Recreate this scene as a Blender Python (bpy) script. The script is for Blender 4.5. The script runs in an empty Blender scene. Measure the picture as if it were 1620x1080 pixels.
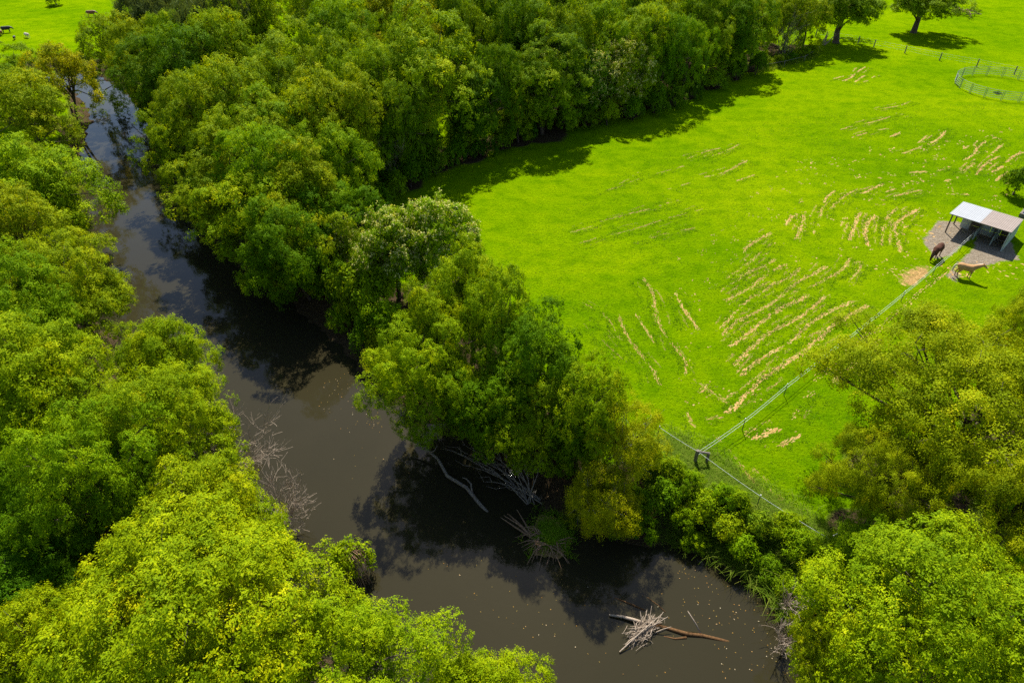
import bpy, bmesh, math, random
import numpy as np
from mathutils import Vector, Matrix

# ------------------------------------------------------------------ camera, sky, sun
scene = bpy.context.scene
C = scene.collection
R_ = math.radians
PITCH, FPX, HC = R_(38.0), 1080.0, 38.0        # drone 38 m above the water
ZP = 2.2                                        # paddock level above the water
cam_d = bpy.data.cameras.new('camera'); cam = bpy.data.objects.new('camera', cam_d); C.objects.link(cam)
cam_d.sensor_width = 36; cam_d.lens = 24; cam_d.clip_end = 6000; cam_d.clip_start = .5
cam.location = (0, 0, HC); cam.rotation_euler = (math.pi/2 - PITCH, 0, 0)
scene.camera = cam
SUN_EL, SUN_AZ = R_(50), R_(0.5)                 # azimuth measured from +Y towards +X
world = bpy.data.worlds.new('World'); scene.world = world; world.use_nodes = True
wn = world.node_tree.nodes; wl = world.node_tree.links
bg = wn['Background']; sky = wn.new('ShaderNodeTexSky')
sky.sky_type = 'NISHITA'; sky.sun_disc = False; sky.sun_elevation = SUN_EL; sky.sun_rotation = SUN_AZ
sky.air_density = 1.0; sky.dust_density = 0.6; sky.ozone_density = 1.2
wl.new(sky.outputs[0], bg.inputs[0]); bg.inputs[1].default_value = 0.085
sd = bpy.data.lights.new('sun', 'SUN'); sd.energy = 5.0; sd.angle = R_(.53); sd.color = (1, .955, .86)
sun = bpy.data.objects.new('sun', sd); C.objects.link(sun)
sun.rotation_euler = Vector((-math.sin(SUN_AZ)*math.cos(SUN_EL), -math.cos(SUN_AZ)*math.cos(SUN_EL), -math.sin(SUN_EL))).to_track_quat('-Z', 'Y').to_euler()
sun.location = (0, 40, 80)
vs = scene.view_settings
vs.view_transform = 'Standard'; vs.look = 'None'; vs.gamma = 1; vs.use_curve_mapping = False; vs.exposure = 0.92
scene.render.engine = 'CYCLES'
cy = scene.cycles
cy.max_bounces = 6; cy.diffuse_bounces = 3; cy.glossy_bounces = 3; cy.transmission_bounces = 4; cy.transparent_max_bounces = 4
cy.caustics_reflective = False; cy.caustics_refractive = False; cy.sample_clamp_indirect = 4
cy.use_denoising = False

rnd = random.Random(7)

# ------------------------------------------------------------------ helpers
def at(px, py, z):
    """photo pixel (1620x1080) -> world point on the level z"""
    u = (px-810)/FPX; v = (540-py)/FPX; s, c = math.sin(PITCH), math.cos(PITCH)
    d = (u, c+v*s, -s+v*c); t = (z-HC)/d[2]
    return Vector((d[0]*t, d[1]*t, z))

def link(o, parent=None):
    C.objects.link(o)
    if parent is not None: o.parent = parent
    return o

def tag(o, label=None, cat=None, group=None, kind=None):
    if label: o['label'] = label
    if cat: o['category'] = cat
    if group: o['group'] = group
    if kind: o['kind'] = kind
    return o

def empty(name, loc, rz=0, sc=(1, 1, 1)):
    o = bpy.data.objects.new(name, None); C.objects.link(o)
    o.location = loc; o.rotation_euler = (0, 0, rz); o.scale = sc; o.empty_display_size = .3
    return o

def mesh_np(name, verts, faces, mat=None, smooth=False, tint=None):
    """verts (N,3), faces (M,k) arrays -> mesh"""
    verts = np.asarray(verts, np.float32); faces = np.asarray(faces, np.int32)
    me = bpy.data.meshes.new(name)
    n, k = faces.shape
    me.vertices.add(len(verts)); me.vertices.foreach_set('co', verts.ravel())
    me.loops.add(n*k); me.loops.foreach_set('vertex_index', faces.ravel())
    me.polygons.add(n); me.polygons.foreach_set('loop_start', np.arange(0, n*k, k, dtype=np.int32))
    try: me.polygons.foreach_set('loop_total', np.full(n, k, dtype=np.int32))
    except Exception: pass
    if tint is not None:
        a = me.attributes.new('tint', 'FLOAT', 'FACE'); a.data.foreach_set('value', np.asarray(tint, np.float32))
    me.update(calc_edges=True)
    if smooth: me.polygons.foreach_set('use_smooth', np.ones(n, bool))
    if mat: me.materials.append(mat)
    return me

class MB:
    """collects tubes, boxes and loose faces into one mesh"""
    def __init__(s): s.v = []; s.f = []
    def tube(s, pts, radii, sides=6, cap=True):
        pts = [Vector(p) for p in pts]; n = len(pts); base = len(s.v)
        if not hasattr(radii, '__len__'): radii = [radii]*n
        ref = Vector((.13, .31, .94)); prev = None
        for i, p in enumerate(pts):
            t = (pts[min(i+1, n-1)]-pts[max(i-1, 0)])
            t = t.normalized() if t.length > 1e-6 else Vector((0, 0, 1))
            if prev is None:
                a = t.cross(ref)
                if a.length < .1: a = t.cross(Vector((1, 0, 0)))
            else: a = prev - t*prev.dot(t)
            a.normalize(); b = t.cross(a); prev = a
            for k in range(sides):
                an = 2*math.pi*k/sides
                s.v.append(tuple(p + (a*math.cos(an)+b*math.sin(an))*radii[i]))
        for i in range(n-1):
            for k in range(sides):
                k2 = (k+1) % sides
                s.f.append((base+i*sides+k, base+i*sides+k2, base+(i+1)*sides+k2, base+(i+1)*sides+k))
        if cap:
            s.f.append(tuple(base+k for k in reversed(range(sides))))
            s.f.append(tuple(base+(n-1)*sides+k for k in range(sides)))
        return s
    def box(s, c, e1, e2, e3):
        """centre and three half-extent vectors"""
        c, e1, e2, e3 = map(Vector, (c, e1, e2, e3)); b = len(s.v)
        for sz in (-1, 1):
            for sy in (-1, 1):
                for sx in (-1, 1): s.v.append(tuple(c+e1*sx+e2*sy+e3*sz))
        s.f += [(b, b+2, b+3, b+1), (b+4, b+5, b+7, b+6), (b, b+1, b+5, b+4), (b+2, b+6, b+7, b+3), (b, b+4, b+6, b+2), (b+1, b+3, b+7, b+5)]
        return s
    def mesh(s, name, mat=None, smooth=False):
        me = bpy.data.meshes.new(name); me.from_pydata(s.v, [], s.f); me.update()
        if smooth: me.polygons.foreach_set('use_smooth', np.ones(len(me.polygons), bool))
        if mat: me.materials.append(mat)
        return me
    def obj(s, name, mat, parent=None, smooth=False):
        return link(bpy.data.objects.new(name, s.mesh(name, mat, smooth)), parent)

# ------------------------------------------------------------------ materials
def new_mat(name):
    m = bpy.data.materials.new(name); m.use_nodes = True
    nt = m.node_tree; b = nt.nodes['Principled BSDF']
    return m, nt, b

def ramp(nt, stops):
    r = nt.nodes.new('ShaderNodeValToRGB'); el = r.color_ramp.elements
    while len(el) < len(stops): el.new(.5)
    for e, (p, c) in zip(el, stops): e.position = p; e.color = (*c, 1)
    return r

def noise(nt, scale, detail=4, rough=.55, vec=None, dist=0):
    n = nt.nodes.new('ShaderNodeTexNoise'); n.inputs['Scale'].default_value = scale
    n.inputs['Detail'].default_value = detail; n.inputs['Roughness'].default_value = rough; n.inputs['Distortion'].default_value = dist
    if vec is not None: nt.links.new(vec, n.inputs['Vector'])
    return n

def coords(nt, kind='Object'):
    return nt.nodes.new('ShaderNodeTexCoord').outputs[kind]

def mixc(nt, fac, a, b, mode='MIX'):
    m = nt.nodes.new('ShaderNodeMix'); m.data_type = 'RGBA'; m.blend_type = mode
    for key, val in ((0, fac), (6, a), (7, b)):
        if hasattr(val, 'is_output') or isinstance(val, bpy.types.NodeSocket): nt.links.new(val, m.inputs[key])
        elif isinstance(val, (int, float)): m.inputs[key].default_value = val
        else: m.inputs[key].default_value = (*val, 1)
    return m.outputs[2]

def leaf_material(name, stops, trans=.3, rough=.7, spec=.05):
    m, nt, b = new_mat(name)
    at_ = nt.nodes.new('ShaderNodeAttribute'); at_.attribute_name = 'tint'
    r = ramp(nt, stops); nt.links.new(at_.outputs['Fac'], r.inputs[0])
    oi = nt.nodes.new('ShaderNodeObjectInfo')
    col = mixc(nt, 1.0, r.outputs[0], oi.outputs['Color'], 'MULTIPLY')
    nt.links.new(col, b.inputs['Base Color'])
    b.inputs['Roughness'].default_value = rough; b.inputs['Specular IOR Level'].default_value = spec
    tr = nt.nodes.new('ShaderNodeBsdfTranslucent')
    nt.links.new(mixc(nt, 1.0, col, (1.5, 1.3, .5), 'MULTIPLY'), tr.inputs[0])
    mx = nt.nodes.new('ShaderNodeMixShader'); mx.inputs[0].default_value = trans
    nt.links.new(b.outputs[0], mx.inputs[1]); nt.links.new(tr.outputs[0], mx.inputs[2])
    nt.links.new(mx.outputs[0], nt.nodes['Material Output'].inputs[0])
    return m

M = {}
M['leaf'] = leaf_material('leaf', [(0, (.080, .160, .001)), (.45, (.175, .278, .001)), (.8, (.30, .39, .001)), (1, (.40, .45, .004))])
M['leaf_olive'] = leaf_material('leaf_olive', [(0, (.105, .165, .001)), (.5, (.235, .30, .001)), (.85, (.38, .41, .002)), (1, (.48, .45, .006))])
M['leaf_grey'] = leaf_material('leaf_grey', [(0, (.06, .09, .02)), (.6, (.11, .145, .035)), (1, (.18, .19, .07))], trans=.25)
M['blossom'] = leaf_material('blossom', [(0, (.42, .44, .09)), (1, (.66, .62, .24))], trans=.25)
M['reed'] = leaf_material('reed', [(0, (.09, .17, .008)), (.6, (.17, .27, .015)), (1, (.32, .35, .06))], trans=.5)
M['grass_blade'] = leaf_material('grass_blade', [(0, (.07, .17, .003)), (.5, (.125, .25, .003)), (.9, (.19, .30, .004)), (1, (.28, .27, .05))], trans=.35)

def bark_material(name, c1, c2, scale=6):
    m, nt, b = new_mat(name); co = coords(nt)
    mp = nt.nodes.new('ShaderNodeMapping'); nt.links.new(co, mp.inputs[0]); mp.inputs['Scale'].default_value = (1, 1, .25)
    n = noise(nt, scale, 6, .65, mp.outputs[0]); r = ramp(nt, [(.3, c1), (.7, c2)])
    nt.links.new(n.outputs[0], r.inputs[0]); nt.links.new(r.outputs[0], b.inputs['Base Color'])
    b.inputs['Roughness'].default_value = .9; b.inputs['Specular IOR Level'].default_value = .15
    bp = nt.nodes.new('ShaderNodeBump'); bp.inputs['Strength'].default_value = .6; bp.inputs['Distance'].default_value = .03
    nt.links.new(n.outputs[0], bp.inputs['Height']); nt.links.new(bp.outputs[0], b.inputs['Normal'])
    return m
M['bark'] = bark_material('bark', (.045, .032, .022), (.13, .10, .075))
M['bark_grey'] = bark_material('bark_grey', (.13, .12, .10), (.32, .29, .25))
M['deadwood'] = bark_material('deadwood', (.11, .085, .065), (.30, .25, .20), 9)
M['driftwood'] = bark_material('driftwood', (.22, .16, .11), (.45, .37, .29), 14)
M['wetwood'] = bark_material('wetwood', (.06, .03, .012), (.16, .085, .035), 8)
M['root'] = bark_material('root', (.14, .075, .04), (.36, .23, .14), 9)
M['post_wood'] = bark_material('post_wood', (.09, .075, .06), (.24, .21, .18), 12)

def plain(name, col, rough=.6, metal=0, var=.15, scale=3, spec=.4):
    m, nt, b = new_mat(name); n = noise(nt, scale, 5, .6, coords(nt))
    r = ramp(nt, [(.25, tuple(c*(1-var) for c in col)), (.75, tuple(min(1, c*(1+var)) for c in col))])
    nt.links.new(n.outputs[0], r.inputs[0]); nt.links.new(r.outputs[0], b.inputs['Base Color'])
    b.inputs['Roughness'].default_value = rough; b.inputs['Metallic'].default_value = metal; b.inputs['Specular IOR Level'].default_value = spec
    return m
M['tape'] = plain('tape', (.52, .56, .50), .6, 0, .12)
M['fence_post'] = plain('fence_post', (.06, .065, .06), .6)
M['cap'] = plain('cap', (.7, .7, .68), .5)
M['yellow'] = plain('yellow', (.75, .5, .02), .5)
M['steel'] = plain('steel', (.22, .25, .24), .6, .0)
M['roof_white'] = plain('roof_white', (.30, .31, .325), .6, 0, .05, 1.5)
M['roof_tan'] = plain('roof_tan', (.235, .185, .155), .65, 0, .12, 1.5)
M['wall_pale'] = plain('wall_pale', (.42, .45, .42), .7, 0, .25, 2)
M['wall_dark'] = plain('wall_dark', (.10, .075, .06), .8, 0, .3, 3)
M['wall_side'] = plain('wall_side', (.30, .36, .33), .7, 0, .2, 2)
M['blue'] = plain('blue', (.02, .12, .24), .3, 0, .2, 2)
M['palomino'] = plain('palomino', (.40, .22, .085), .7, 0, .35, 2, .2)
M['cream_hair'] = plain('cream_hair', (.62, .52, .38), .7, 0, .15, 8)
M['bay'] = plain('bay', (.075, .030, .016), .75, 0, .5, 2, .1)
M['black_hair'] = plain('black_hair', (.012, .010, .009), .6, 0, .2, 8)
M['cow_black'] = plain('cow_black', (.012, .012, .013), .6)
M['cow_brown'] = plain('cow_brown', (.16, .055, .022), .6)
M['cow_white'] = plain('cow_white', (.5, .42, .34), .6)

def earth_material(name, cols, scale=1.2, bump=.05):
    m, nt, b = new_mat(name); co = coords(nt)
    n = noise(nt, scale, 8, .68, co); r = ramp(nt, cols); nt.links.new(n.outputs[0], r.inputs[0])
    nt.links.new(r.outputs[0], b.inputs['Base Color']); b.inputs['Roughness'].default_value = .95; b.inputs['Specular IOR Level'].default_value = .1
    n2 = noise(nt, scale*6, 6, .7, co)
    bp = nt.nodes.new('ShaderNodeBump'); bp.inputs['Strength'].default_value = .8; bp.inputs['Distance'].default_value = bump
    nt.links.new(n2.outputs[0], bp.inputs['Height']); nt.links.new(bp.outputs[0], b.inputs['Normal'])
    return m
M['soil'] = earth_material('soil', [(.3, (.26, .135, .045)), (.5, (.44, .27, .095)), (.7, (.53, .37, .165))], 2.2)
M['yard'] = earth_material('yard', [(.3, (.17, .13, .085)), (.5, (.29, .235, .165)), (.7, (.38, .32, .25))], 1.5)
M['path_soil'] = earth_material('path_soil', [(.3, (.30, .18, .06)), (.6, (.42, .27, .10))], 1.4, .02)
M['track_soil'] = earth_material('track_soil', [(.3, (.16, .13, .04)), (.6, (.27, .17, .075))], 1.6, .03)

# grass ground: colour from patchy noise, mud and leaf litter by the 'litter' attribute of the sheet
def ground_material():
    m, nt, b = new_mat('ground'); co = coords(nt); L = nt.links
    n1 = noise(nt, .045, 5, .6, co, .4); n2 = noise(nt, .5, 6, .65, co); n3 = noise(nt, 7, 5, .7, co)
    mp = nt.nodes.new('ShaderNodeMapping'); L.new(co, mp.inputs[0]); mp.inputs['Rotation'].default_value = (0, 0, R_(-48)); mp.inputs['Scale'].default_value = (.16, 1.1, 1)
    n4 = noise(nt, .55, 5, .6, mp.outputs[0])
    r1 = ramp(nt, [(.3, (.098, .205, .0005)), (.5, (.150, .255, .0005)), (.7, (.205, .300, .001))]); L.new(n1.outputs[0], r1.inputs[0])
    r2 = ramp(nt, [(.3, (.5, .66, .5)), (.52, (1, 1, 1)), (.78, (1.25, 1.1, 1.1))]); L.new(n2.outputs[0], r2.inputs[0])
    r3 = ramp(nt, [(.3, (.36, .5, .4)), (.5, (1, 1, 1)), (.72, (1.3, 1.16, 1.3))]); L.new(n3.outputs[0], r3.inputs[0])
    r4 = ramp(nt, [(.32, (.78, .88, .8)), (.55, (1, 1, 1)), (.78, (1.15, 1.04, 1.5))]); L.new(n4.outputs[0], r4.inputs[0])
    g = mixc(nt, .75, r1.outputs[0], r2.outputs[0], 'MULTIPLY'); g = mixc(nt, .8, g, r3.outputs[0], 'MULTIPLY'); g = mixc(nt, .7, g, r4.outputs[0], 'MULTIPLY')
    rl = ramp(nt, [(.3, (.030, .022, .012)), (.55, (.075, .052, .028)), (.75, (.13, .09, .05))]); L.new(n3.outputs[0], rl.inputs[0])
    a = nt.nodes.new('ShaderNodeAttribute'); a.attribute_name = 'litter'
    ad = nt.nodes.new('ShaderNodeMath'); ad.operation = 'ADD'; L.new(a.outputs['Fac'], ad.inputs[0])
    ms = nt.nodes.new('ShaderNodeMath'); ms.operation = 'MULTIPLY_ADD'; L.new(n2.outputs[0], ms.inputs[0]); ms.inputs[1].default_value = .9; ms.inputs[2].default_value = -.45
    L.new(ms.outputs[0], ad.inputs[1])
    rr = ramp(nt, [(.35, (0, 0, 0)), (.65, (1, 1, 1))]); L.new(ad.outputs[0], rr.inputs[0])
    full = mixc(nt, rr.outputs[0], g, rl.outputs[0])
    n6 = noise(nt, 1.6, 7, .7, co)
    for nm, cols in (('worn', [(.3, (.15, .115, .075)), (.5, (.26, .21, .15)), (.7, (.35, .30, .235))]), ('sand', [(.3, (.28, .165, .06)), (.55, (.46, .29, .11)), (.7, (.52, .35, .15))])):
        aw = nt.nodes.new('ShaderNodeAttribute'); aw.attribute_name = nm
        m1 = nt.nodes.new('ShaderNodeMath'); m1.operation = 'MULTIPLY_ADD'; L.new(n6.outputs[0], m1.inputs[0]); m1.inputs[1].default_value = 1.1; m1.inputs[2].default_value = -.55
        m2 = nt.nodes.new('ShaderNodeMath'); m2.operation = 'ADD'; L.new(aw.outputs['Fac'], m2.inputs[0]); L.new(m1.outputs[0], m2.inputs[1])
        rw = ramp(nt, [(.42, (0, 0, 0)), (.6, (1, 1, 1))]); L.new(m2.outputs[0], rw.inputs[0])
        rc = ramp(nt, cols); L.new(n3.outputs[0], rc.inputs[0]); full = mixc(nt, rw.outputs[0], full, rc.outputs[0])
    L.new(full, b.inputs['Base Color'])
    b.inputs['Roughness'].default_value = 1; b.inputs['Specular IOR Level'].default_value = .0
    n5 = noise(nt, 3.2, 8, .75, co)
    bp = nt.nodes.new('ShaderNodeBump'); bp.inputs['Strength'].default_value = 1; bp.inputs['Distance'].default_value = .3
    L.new(n5.outputs[0], bp.inputs['Height']); L.new(bp.outputs[0], b.inputs['Normal'])
    return m
M['ground'] = ground_material()

def water_material():
    m, nt, b = new_mat('water'); co = coords(nt); L = nt.links
    n = noise(nt, .06, 4, .55, co, .5)
    r = ramp(nt, [(.3, (.023, .020, .0095)), (.7, (.028, .0238, .0115))]); L.new(n.outputs[0], r.inputs[0])
    L.new(r.outputs[0], b.inputs['Base Color'])
    b.inputs['Specular IOR Level'].default_value = .33; b.inputs['Roughness'].default_value = .03; b.inputs['IOR'].default_value = 1.33
    n2 = noise(nt, 1.4, 3, .5, co); n3 = noise(nt, 9, 2, .5, co)
    ad = nt.nodes.new('ShaderNodeMath'); ad.operation = 'MULTIPLY_ADD'; L.new(n3.outputs[0], ad.inputs[0]); ad.inputs[1].default_value = .12; L.new(n2.outputs[0], ad.inputs[2])
    bp = nt.nodes.new('ShaderNodeBump'); bp.inputs['Strength'].default_value = .25; bp.inputs['Distance'].default_value = .02
    L.new(ad.outputs[0], bp.inputs['Height']); L.new(bp.outputs[0], b.inputs['Normal'])
    return m
M['water'] = water_material()

# ------------------------------------------------------------------ river outline and terrain
LEFT_PX = [(60, 118), (120, 150), (142, 185), (132, 230), (105, 300), (66, 360), (78, 420), (130, 480), (190, 560), (235, 650), (275, 740), (330, 850), (420, 960), (560, 1080), (760, 1220)]
RIGHT_PX = [(1330, 1260), (1275, 1090), (1262, 1030), (1225, 950), (1160, 898), (1085, 868), (1000, 850), (930, 838), (878, 815), (840, 768), (760, 708), (660, 648), (592, 595), (535, 540), (465, 480), (375, 410), (310, 345), (282, 285), (254, 230), (224, 185), (204, 150), (130, 108)]
riv = np.array([at(x, y, 0)[:2] for x, y in LEFT_PX + RIGHT_PX])
def smooth_poly(P, k=4):
    out = []
    n = len(P)
    for i in range(n):
        p0, p1, p2, p3 = P[i-1], P[i], P[(i+1) % n], P[(i+2) % n]
        for t in np.linspace(0, 1, k, endpoint=False):
            out.append(.5*((2*p1)+(-p0+p2)*t+(2*p0-5*p1+4*p2-p3)*t*t+(-p0+3*p1-3*p2+p3)*t**3))
    return np.array(out)
RIV = smooth_poly(riv)
def river_dist(X, Y):
    """signed distance to the river outline, negative on the water"""
    X = np.asarray(X, float); Y = np.asarray(Y, float)
    best = np.full(X.shape, 1e9); inside = np.zeros(X.shape, bool)
    A = RIV; B = np.roll(RIV, -1, 0)
    for (ax, ay), (bx, by) in zip(A, B):
        dx, dy = bx-ax, by-ay; L2 = dx*dx+dy*dy+1e-9
        t = np.clip(((X-ax)*dx+(Y-ay)*dy)/L2, 0, 1)
        best = np.minimum(best, (X-ax-t*dx)**2+(Y-ay-t*dy)**2)
        cr = (ay > Y) != (by > Y)
        inside ^= cr & (X < dx*(Y-ay)/(dy if abs(dy) > 1e-9 else 1e-9)+ax)
    d = np.sqrt(best)
    return np.where(inside, -d, d)
def sstep(a, b, x):
    t = np.clip((x-a)/(b-a), 0, 1); return t*t*(3-2*t)
def wob(X, Y):
    return np.sin(X*.71+1.3*np.sin(Y*.43))*np.cos(Y*.63+.9*np.sin(X*.37))
def ground_h(X, Y):
    d = river_dist(X, Y)
    d2 = d + .5*wob(X*1.7, Y*1.7)
    h = np.where(d2 > 0, ZP*sstep(0, 4.2, d2+.25), -1.3*sstep(0, 3, -d2))
    h = h + .1*wob(X*2.3, Y*2.1)*(1-sstep(3.5, 6.5, d2))
    h = np.where(h > ZP, ZP, h)
    return h, d
def gz(x, y):
    return float(ground_h(np.array([x]), np.array([y]))[0][0])

# ------------------------------------------------------------------ tree list  (crown centre in the photo, radius, height, kind, tint, label)
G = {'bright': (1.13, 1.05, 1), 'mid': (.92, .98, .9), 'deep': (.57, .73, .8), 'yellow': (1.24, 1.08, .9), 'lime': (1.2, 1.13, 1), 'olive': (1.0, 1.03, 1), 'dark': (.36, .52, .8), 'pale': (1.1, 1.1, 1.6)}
FOREST = 'trees massed along the far side of the river'
LEFTB = 'trees massed on the bank across the water from the paddock'
TREES = [
 # wood between the river and the upper paddock
 (625, 45, 6.2, 17, 'mid_b', 'yellow', 'yellow-green rounded tree behind the largest broad-crowned tree of the wood'),
 (548, 70, 5.6, 15, 'mid_c', 'mid', 'mid green tree beside the sunlit gap in the wood that shows far pasture'),
 (545, 195, 5.4, 14, 'mid_b', 'bright', 'tight domed bright green tree with cauliflower crown in the middle of the wood'),
 (455, 118, 5.2, 15, 'mid_a', 'pale', 'tree with pale cream-tipped shoots over its crown, deep in the wood'),
 (400, 45, 6.0, 16.5, 'mid_b', 'lime', 'vivid green tall tree next to the grey wispy tree of the wood'),
 (375, 175, 5.2, 14, 'mid_c', 'bright', 'bright loose tree above the river bend, uphill of the pale-tipped tree'),
 (350, 262, 4.7, 12, 'mid_a', 'bright', 'rounded bright tree hanging over the narrow blue reach of the river'),
 (302, 182, 4.4, 12, 'mid_b', 'mid', 'mid green tree leaning over the head of the narrow river reach'),
 (300, 110, 5.2, 13.5, 'mid_c', 'deep', 'deep green tree in front of the grey wispy tree'),
 (245, 108, 4.6, 13, 'mid_a', 'deep', 'dark tree closing the end of the visible river'),
 (180, 62, 5.6, 13, 'mid_c', 'olive', 'olive tree between the cattle pasture and the head of the river'),
 (322, 42, 6.2, 17.5, 'wispy', 'olive', 'grey-olive wispy tree with bare dark limbs showing'),
 (248, 30, 5.2, 15, 'wispy', 'olive', 'smaller grey wispy tree toward the cattle pasture'),
 (420, 275, 4.4, 12, 'mid_c', 'mid', 'loose mid green tree between the river and the tight domed tree'),
 (492, 305, 2.9, 11.5, 'column', 'yellow', 'narrow upright tree with yellowish shoots above the pale-flowered bush'),
 (440, 360, 3.8, 10.5, 'mid_b', 'deep', 'deep green tree overhanging the dark shaded water'),
 (862, 55, 5.0, 16.5, 'mid_a', 'mid', 'tall tree with a forked bare grey stem beside it at the back of the wood'),
 (940, 40, 5.2, 15, 'mid_c', 'olive', 'olive tall tree behind the flowering trees of the wood edge'),
 (1010, 25, 5.5, 15.5, 'mid_b', 'mid', 'broad tree behind the rounded cream-blossom tree'),
 (775, 22, 6.0, 18, 'mid_b', 'mid', 'high tree at the back of the wood behind the dark paddock edge'),
 (885, 5, 5.6, 17, 'mid_a', 'deep', 'deep green high tree at the back of the wood'),
 (1090, 5, 5.6, 15, 'mid_b', 'deep', 'deep green broad tree behind the tall narrow olive tree'),
 (1180, 5, 5.0, 14, 'mid_c', 'olive', 'olive tree behind the thin end of the wood'),
 (480, 15, 5.4, 16, 'mid_c', 'lime', 'lime tree at the back of the wood beside the vivid tall tree'),
 (1285, 12, 3.8, 11, 'mid_a', 'yellow', 'yellow-green tree between the dead shrub and the dark-trunked shade tree'),
 (690, 10, 5.0, 17, 'mid_c', 'bright', 'bright tree behind the crown of the largest broad tree'),
 # spit between river and lower paddock
 (702, 372, 3.7, 9, 'flower', 'pale', 'rounded tree covered in cream flowers, alone at the lower paddock corner'),
 (622, 392, 3.4, 8.5, 'flower', 'olive', 'drooping greener tree with sparse flowers joined to the cream-flowered tree'),
 (531, 372, 2.2, 6, 'flower', 'pale', 'small pale-flowered bush-like tree above the shaded water'),
 (745, 455, 3.7, 10.5, 'mid_b', 'bright', 'bright green tree at the top of the clump on the spit'),
 (660, 545, 4.4, 11.5, 'near_b', 'bright', 'broad tree leaning out over the river from the spit clump'),
 (800, 510, 3.4, 11, 'mid_c', 'mid', 'middle tree of the spit clump, tangled with its neighbours'),
 (858, 560, 3.5, 11.5, 'mid_a', 'deep', 'dark bronze-tipped tree of the spit clump on its paddock side'),
 (918, 632, 3.0, 9.5, 'mid_c', 'mid', 'tree of the spit clump next to the yellow feathery tree'),
 (775, 620, 3.2, 8.5, 'mid_b', 'deep', 'lower dark tree of the spit clump above the heap of dead branches'),
 (705, 500, 3.6, 10.5, 'mid_d', 'bright', 'rounded bright tree in the spit clump between the leaning broad tree and the paddock'),
 (715, 590, 3.4, 9.5, 'mid_d', 'mid', 'mid green tree in the spit clump over the dark log'),
 (832, 628, 3.2, 9, 'mid_a', 'mid', 'mid green tree in the spit clump behind the dead branch heap'),
 (905, 668, 2.4, 6.5, 'mid_b', 'deep', 'low deep green tree between the spit clump and the feathery trees'),
 (992, 690, 2.7, 7, 'wattle', 'yellow', 'yellow feathery tree beside the tape fence, upper of the two'),
 (952, 782, 2.5, 5.6, 'wattle', 'yellow', 'yellow feathery tree overhanging the grassy root mound'),
 # left bank
 (300, 1000, 6.6, 12, 'near_a', 'yellow', 'huge golden-green domed tree across the river, its top lit evenly'),
 (555, 1040, 5.3, 9.8, 'near_b', 'bright', 'bright broad tree reaching over the water below the vine-covered stump'),
 (770, 1105, 3.6, 8.5, 'near_c', 'lime', 'lime tree tip at the water beside the bright broad tree'),
 (318, 800, 4.6, 11, 'near_c', 'lime', 'vivid lime tree standing in front of the leafless bankside trees'),
 (150, 745, 4.6, 11, 'near_b', 'mid', 'mid green tree above the dark shaded hollow'),
 (238, 645, 4.8, 12, 'near_a', 'lime', 'lime domed tree opposite the spit clump'),
 (55, 620, 5.0, 12, 'near_c', 'bright', 'bright tree at the back of the far bank, behind the lime domed tree'),
 (105, 440, 5.6, 12.5, 'near_b', 'bright', 'bright spreading tree at the inside of the river bend'),
 (272, 535, 3.9, 11, 'near_c', 'bright', 'rounded bright tree bulging over the water at the river bend'),
 (20, 500, 5.0, 13, 'near_a', 'mid', 'mid green tree behind the spreading tree of the river bend'),
 (55, 262, 6.6, 12.5, 'mid_b', 'lime', 'lime tree at the mouth of the narrow blue reach'),
 (130, 238, 4.2, 10, 'mid_a', 'bright', 'layered bright tree reaching across the narrow blue reach'),
 (35, 165, 6.2, 12, 'mid_c', 'yellow', 'yellow-green tree between the cattle pasture and the blue reach'),
 (98, 105, 5.2, 12, 'open', 'yellow', 'thin yellowish tree with dark stems visible before the cattle pasture'),
 (15, 115, 5.4, 10.5, 'mid_a', 'olive', 'olive tree bordering the cattle pasture'),
 (25, 340, 5.2, 11.5, 'mid_c', 'bright', 'bright tree behind the brown bank of the river bend'),
 (60, 1060, 3.4, 9.5, 'near_c', 'bright', 'smaller bright tree beside the huge golden-green dome'),
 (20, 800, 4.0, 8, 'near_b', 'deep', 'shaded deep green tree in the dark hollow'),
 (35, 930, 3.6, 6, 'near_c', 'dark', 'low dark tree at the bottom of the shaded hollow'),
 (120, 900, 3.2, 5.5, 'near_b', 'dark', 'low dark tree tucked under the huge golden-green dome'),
 # right side
 (1505, 635, 8.3, 11.5, 'olive', 'olive', 'wide olive-gold tree spreading over the fenced strip near the horses'),
 (1640, 560, 4.6, 11, 'olive', 'olive', 'second olive-gold tree behind the wide one, toward the shed'),
 (1490, 965, 5.8, 11, 'near_a', 'bright', 'bright glossy tree on the near paddock bank below the wide olive tree'),
 (1400, 760, 3.8, 8, 'olive', 'olive', 'lower olive-gold tree in front of the wide one'),
 (1610, 810, 5.2, 10, 'olive', 'mid', 'green-gold tree filling the space between olive and glossy trees'),
 (1345, 1010, 2.6, 6.5, 'near_c', 'bright', 'small glossy tree at the water by the dead twiggy branches'),
 (1385, 855, 2.5, 5.5, 'near_b', 'olive', 'small rounded tree at the end of the riverside tape fence'),
]
NWOOD = 26
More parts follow.
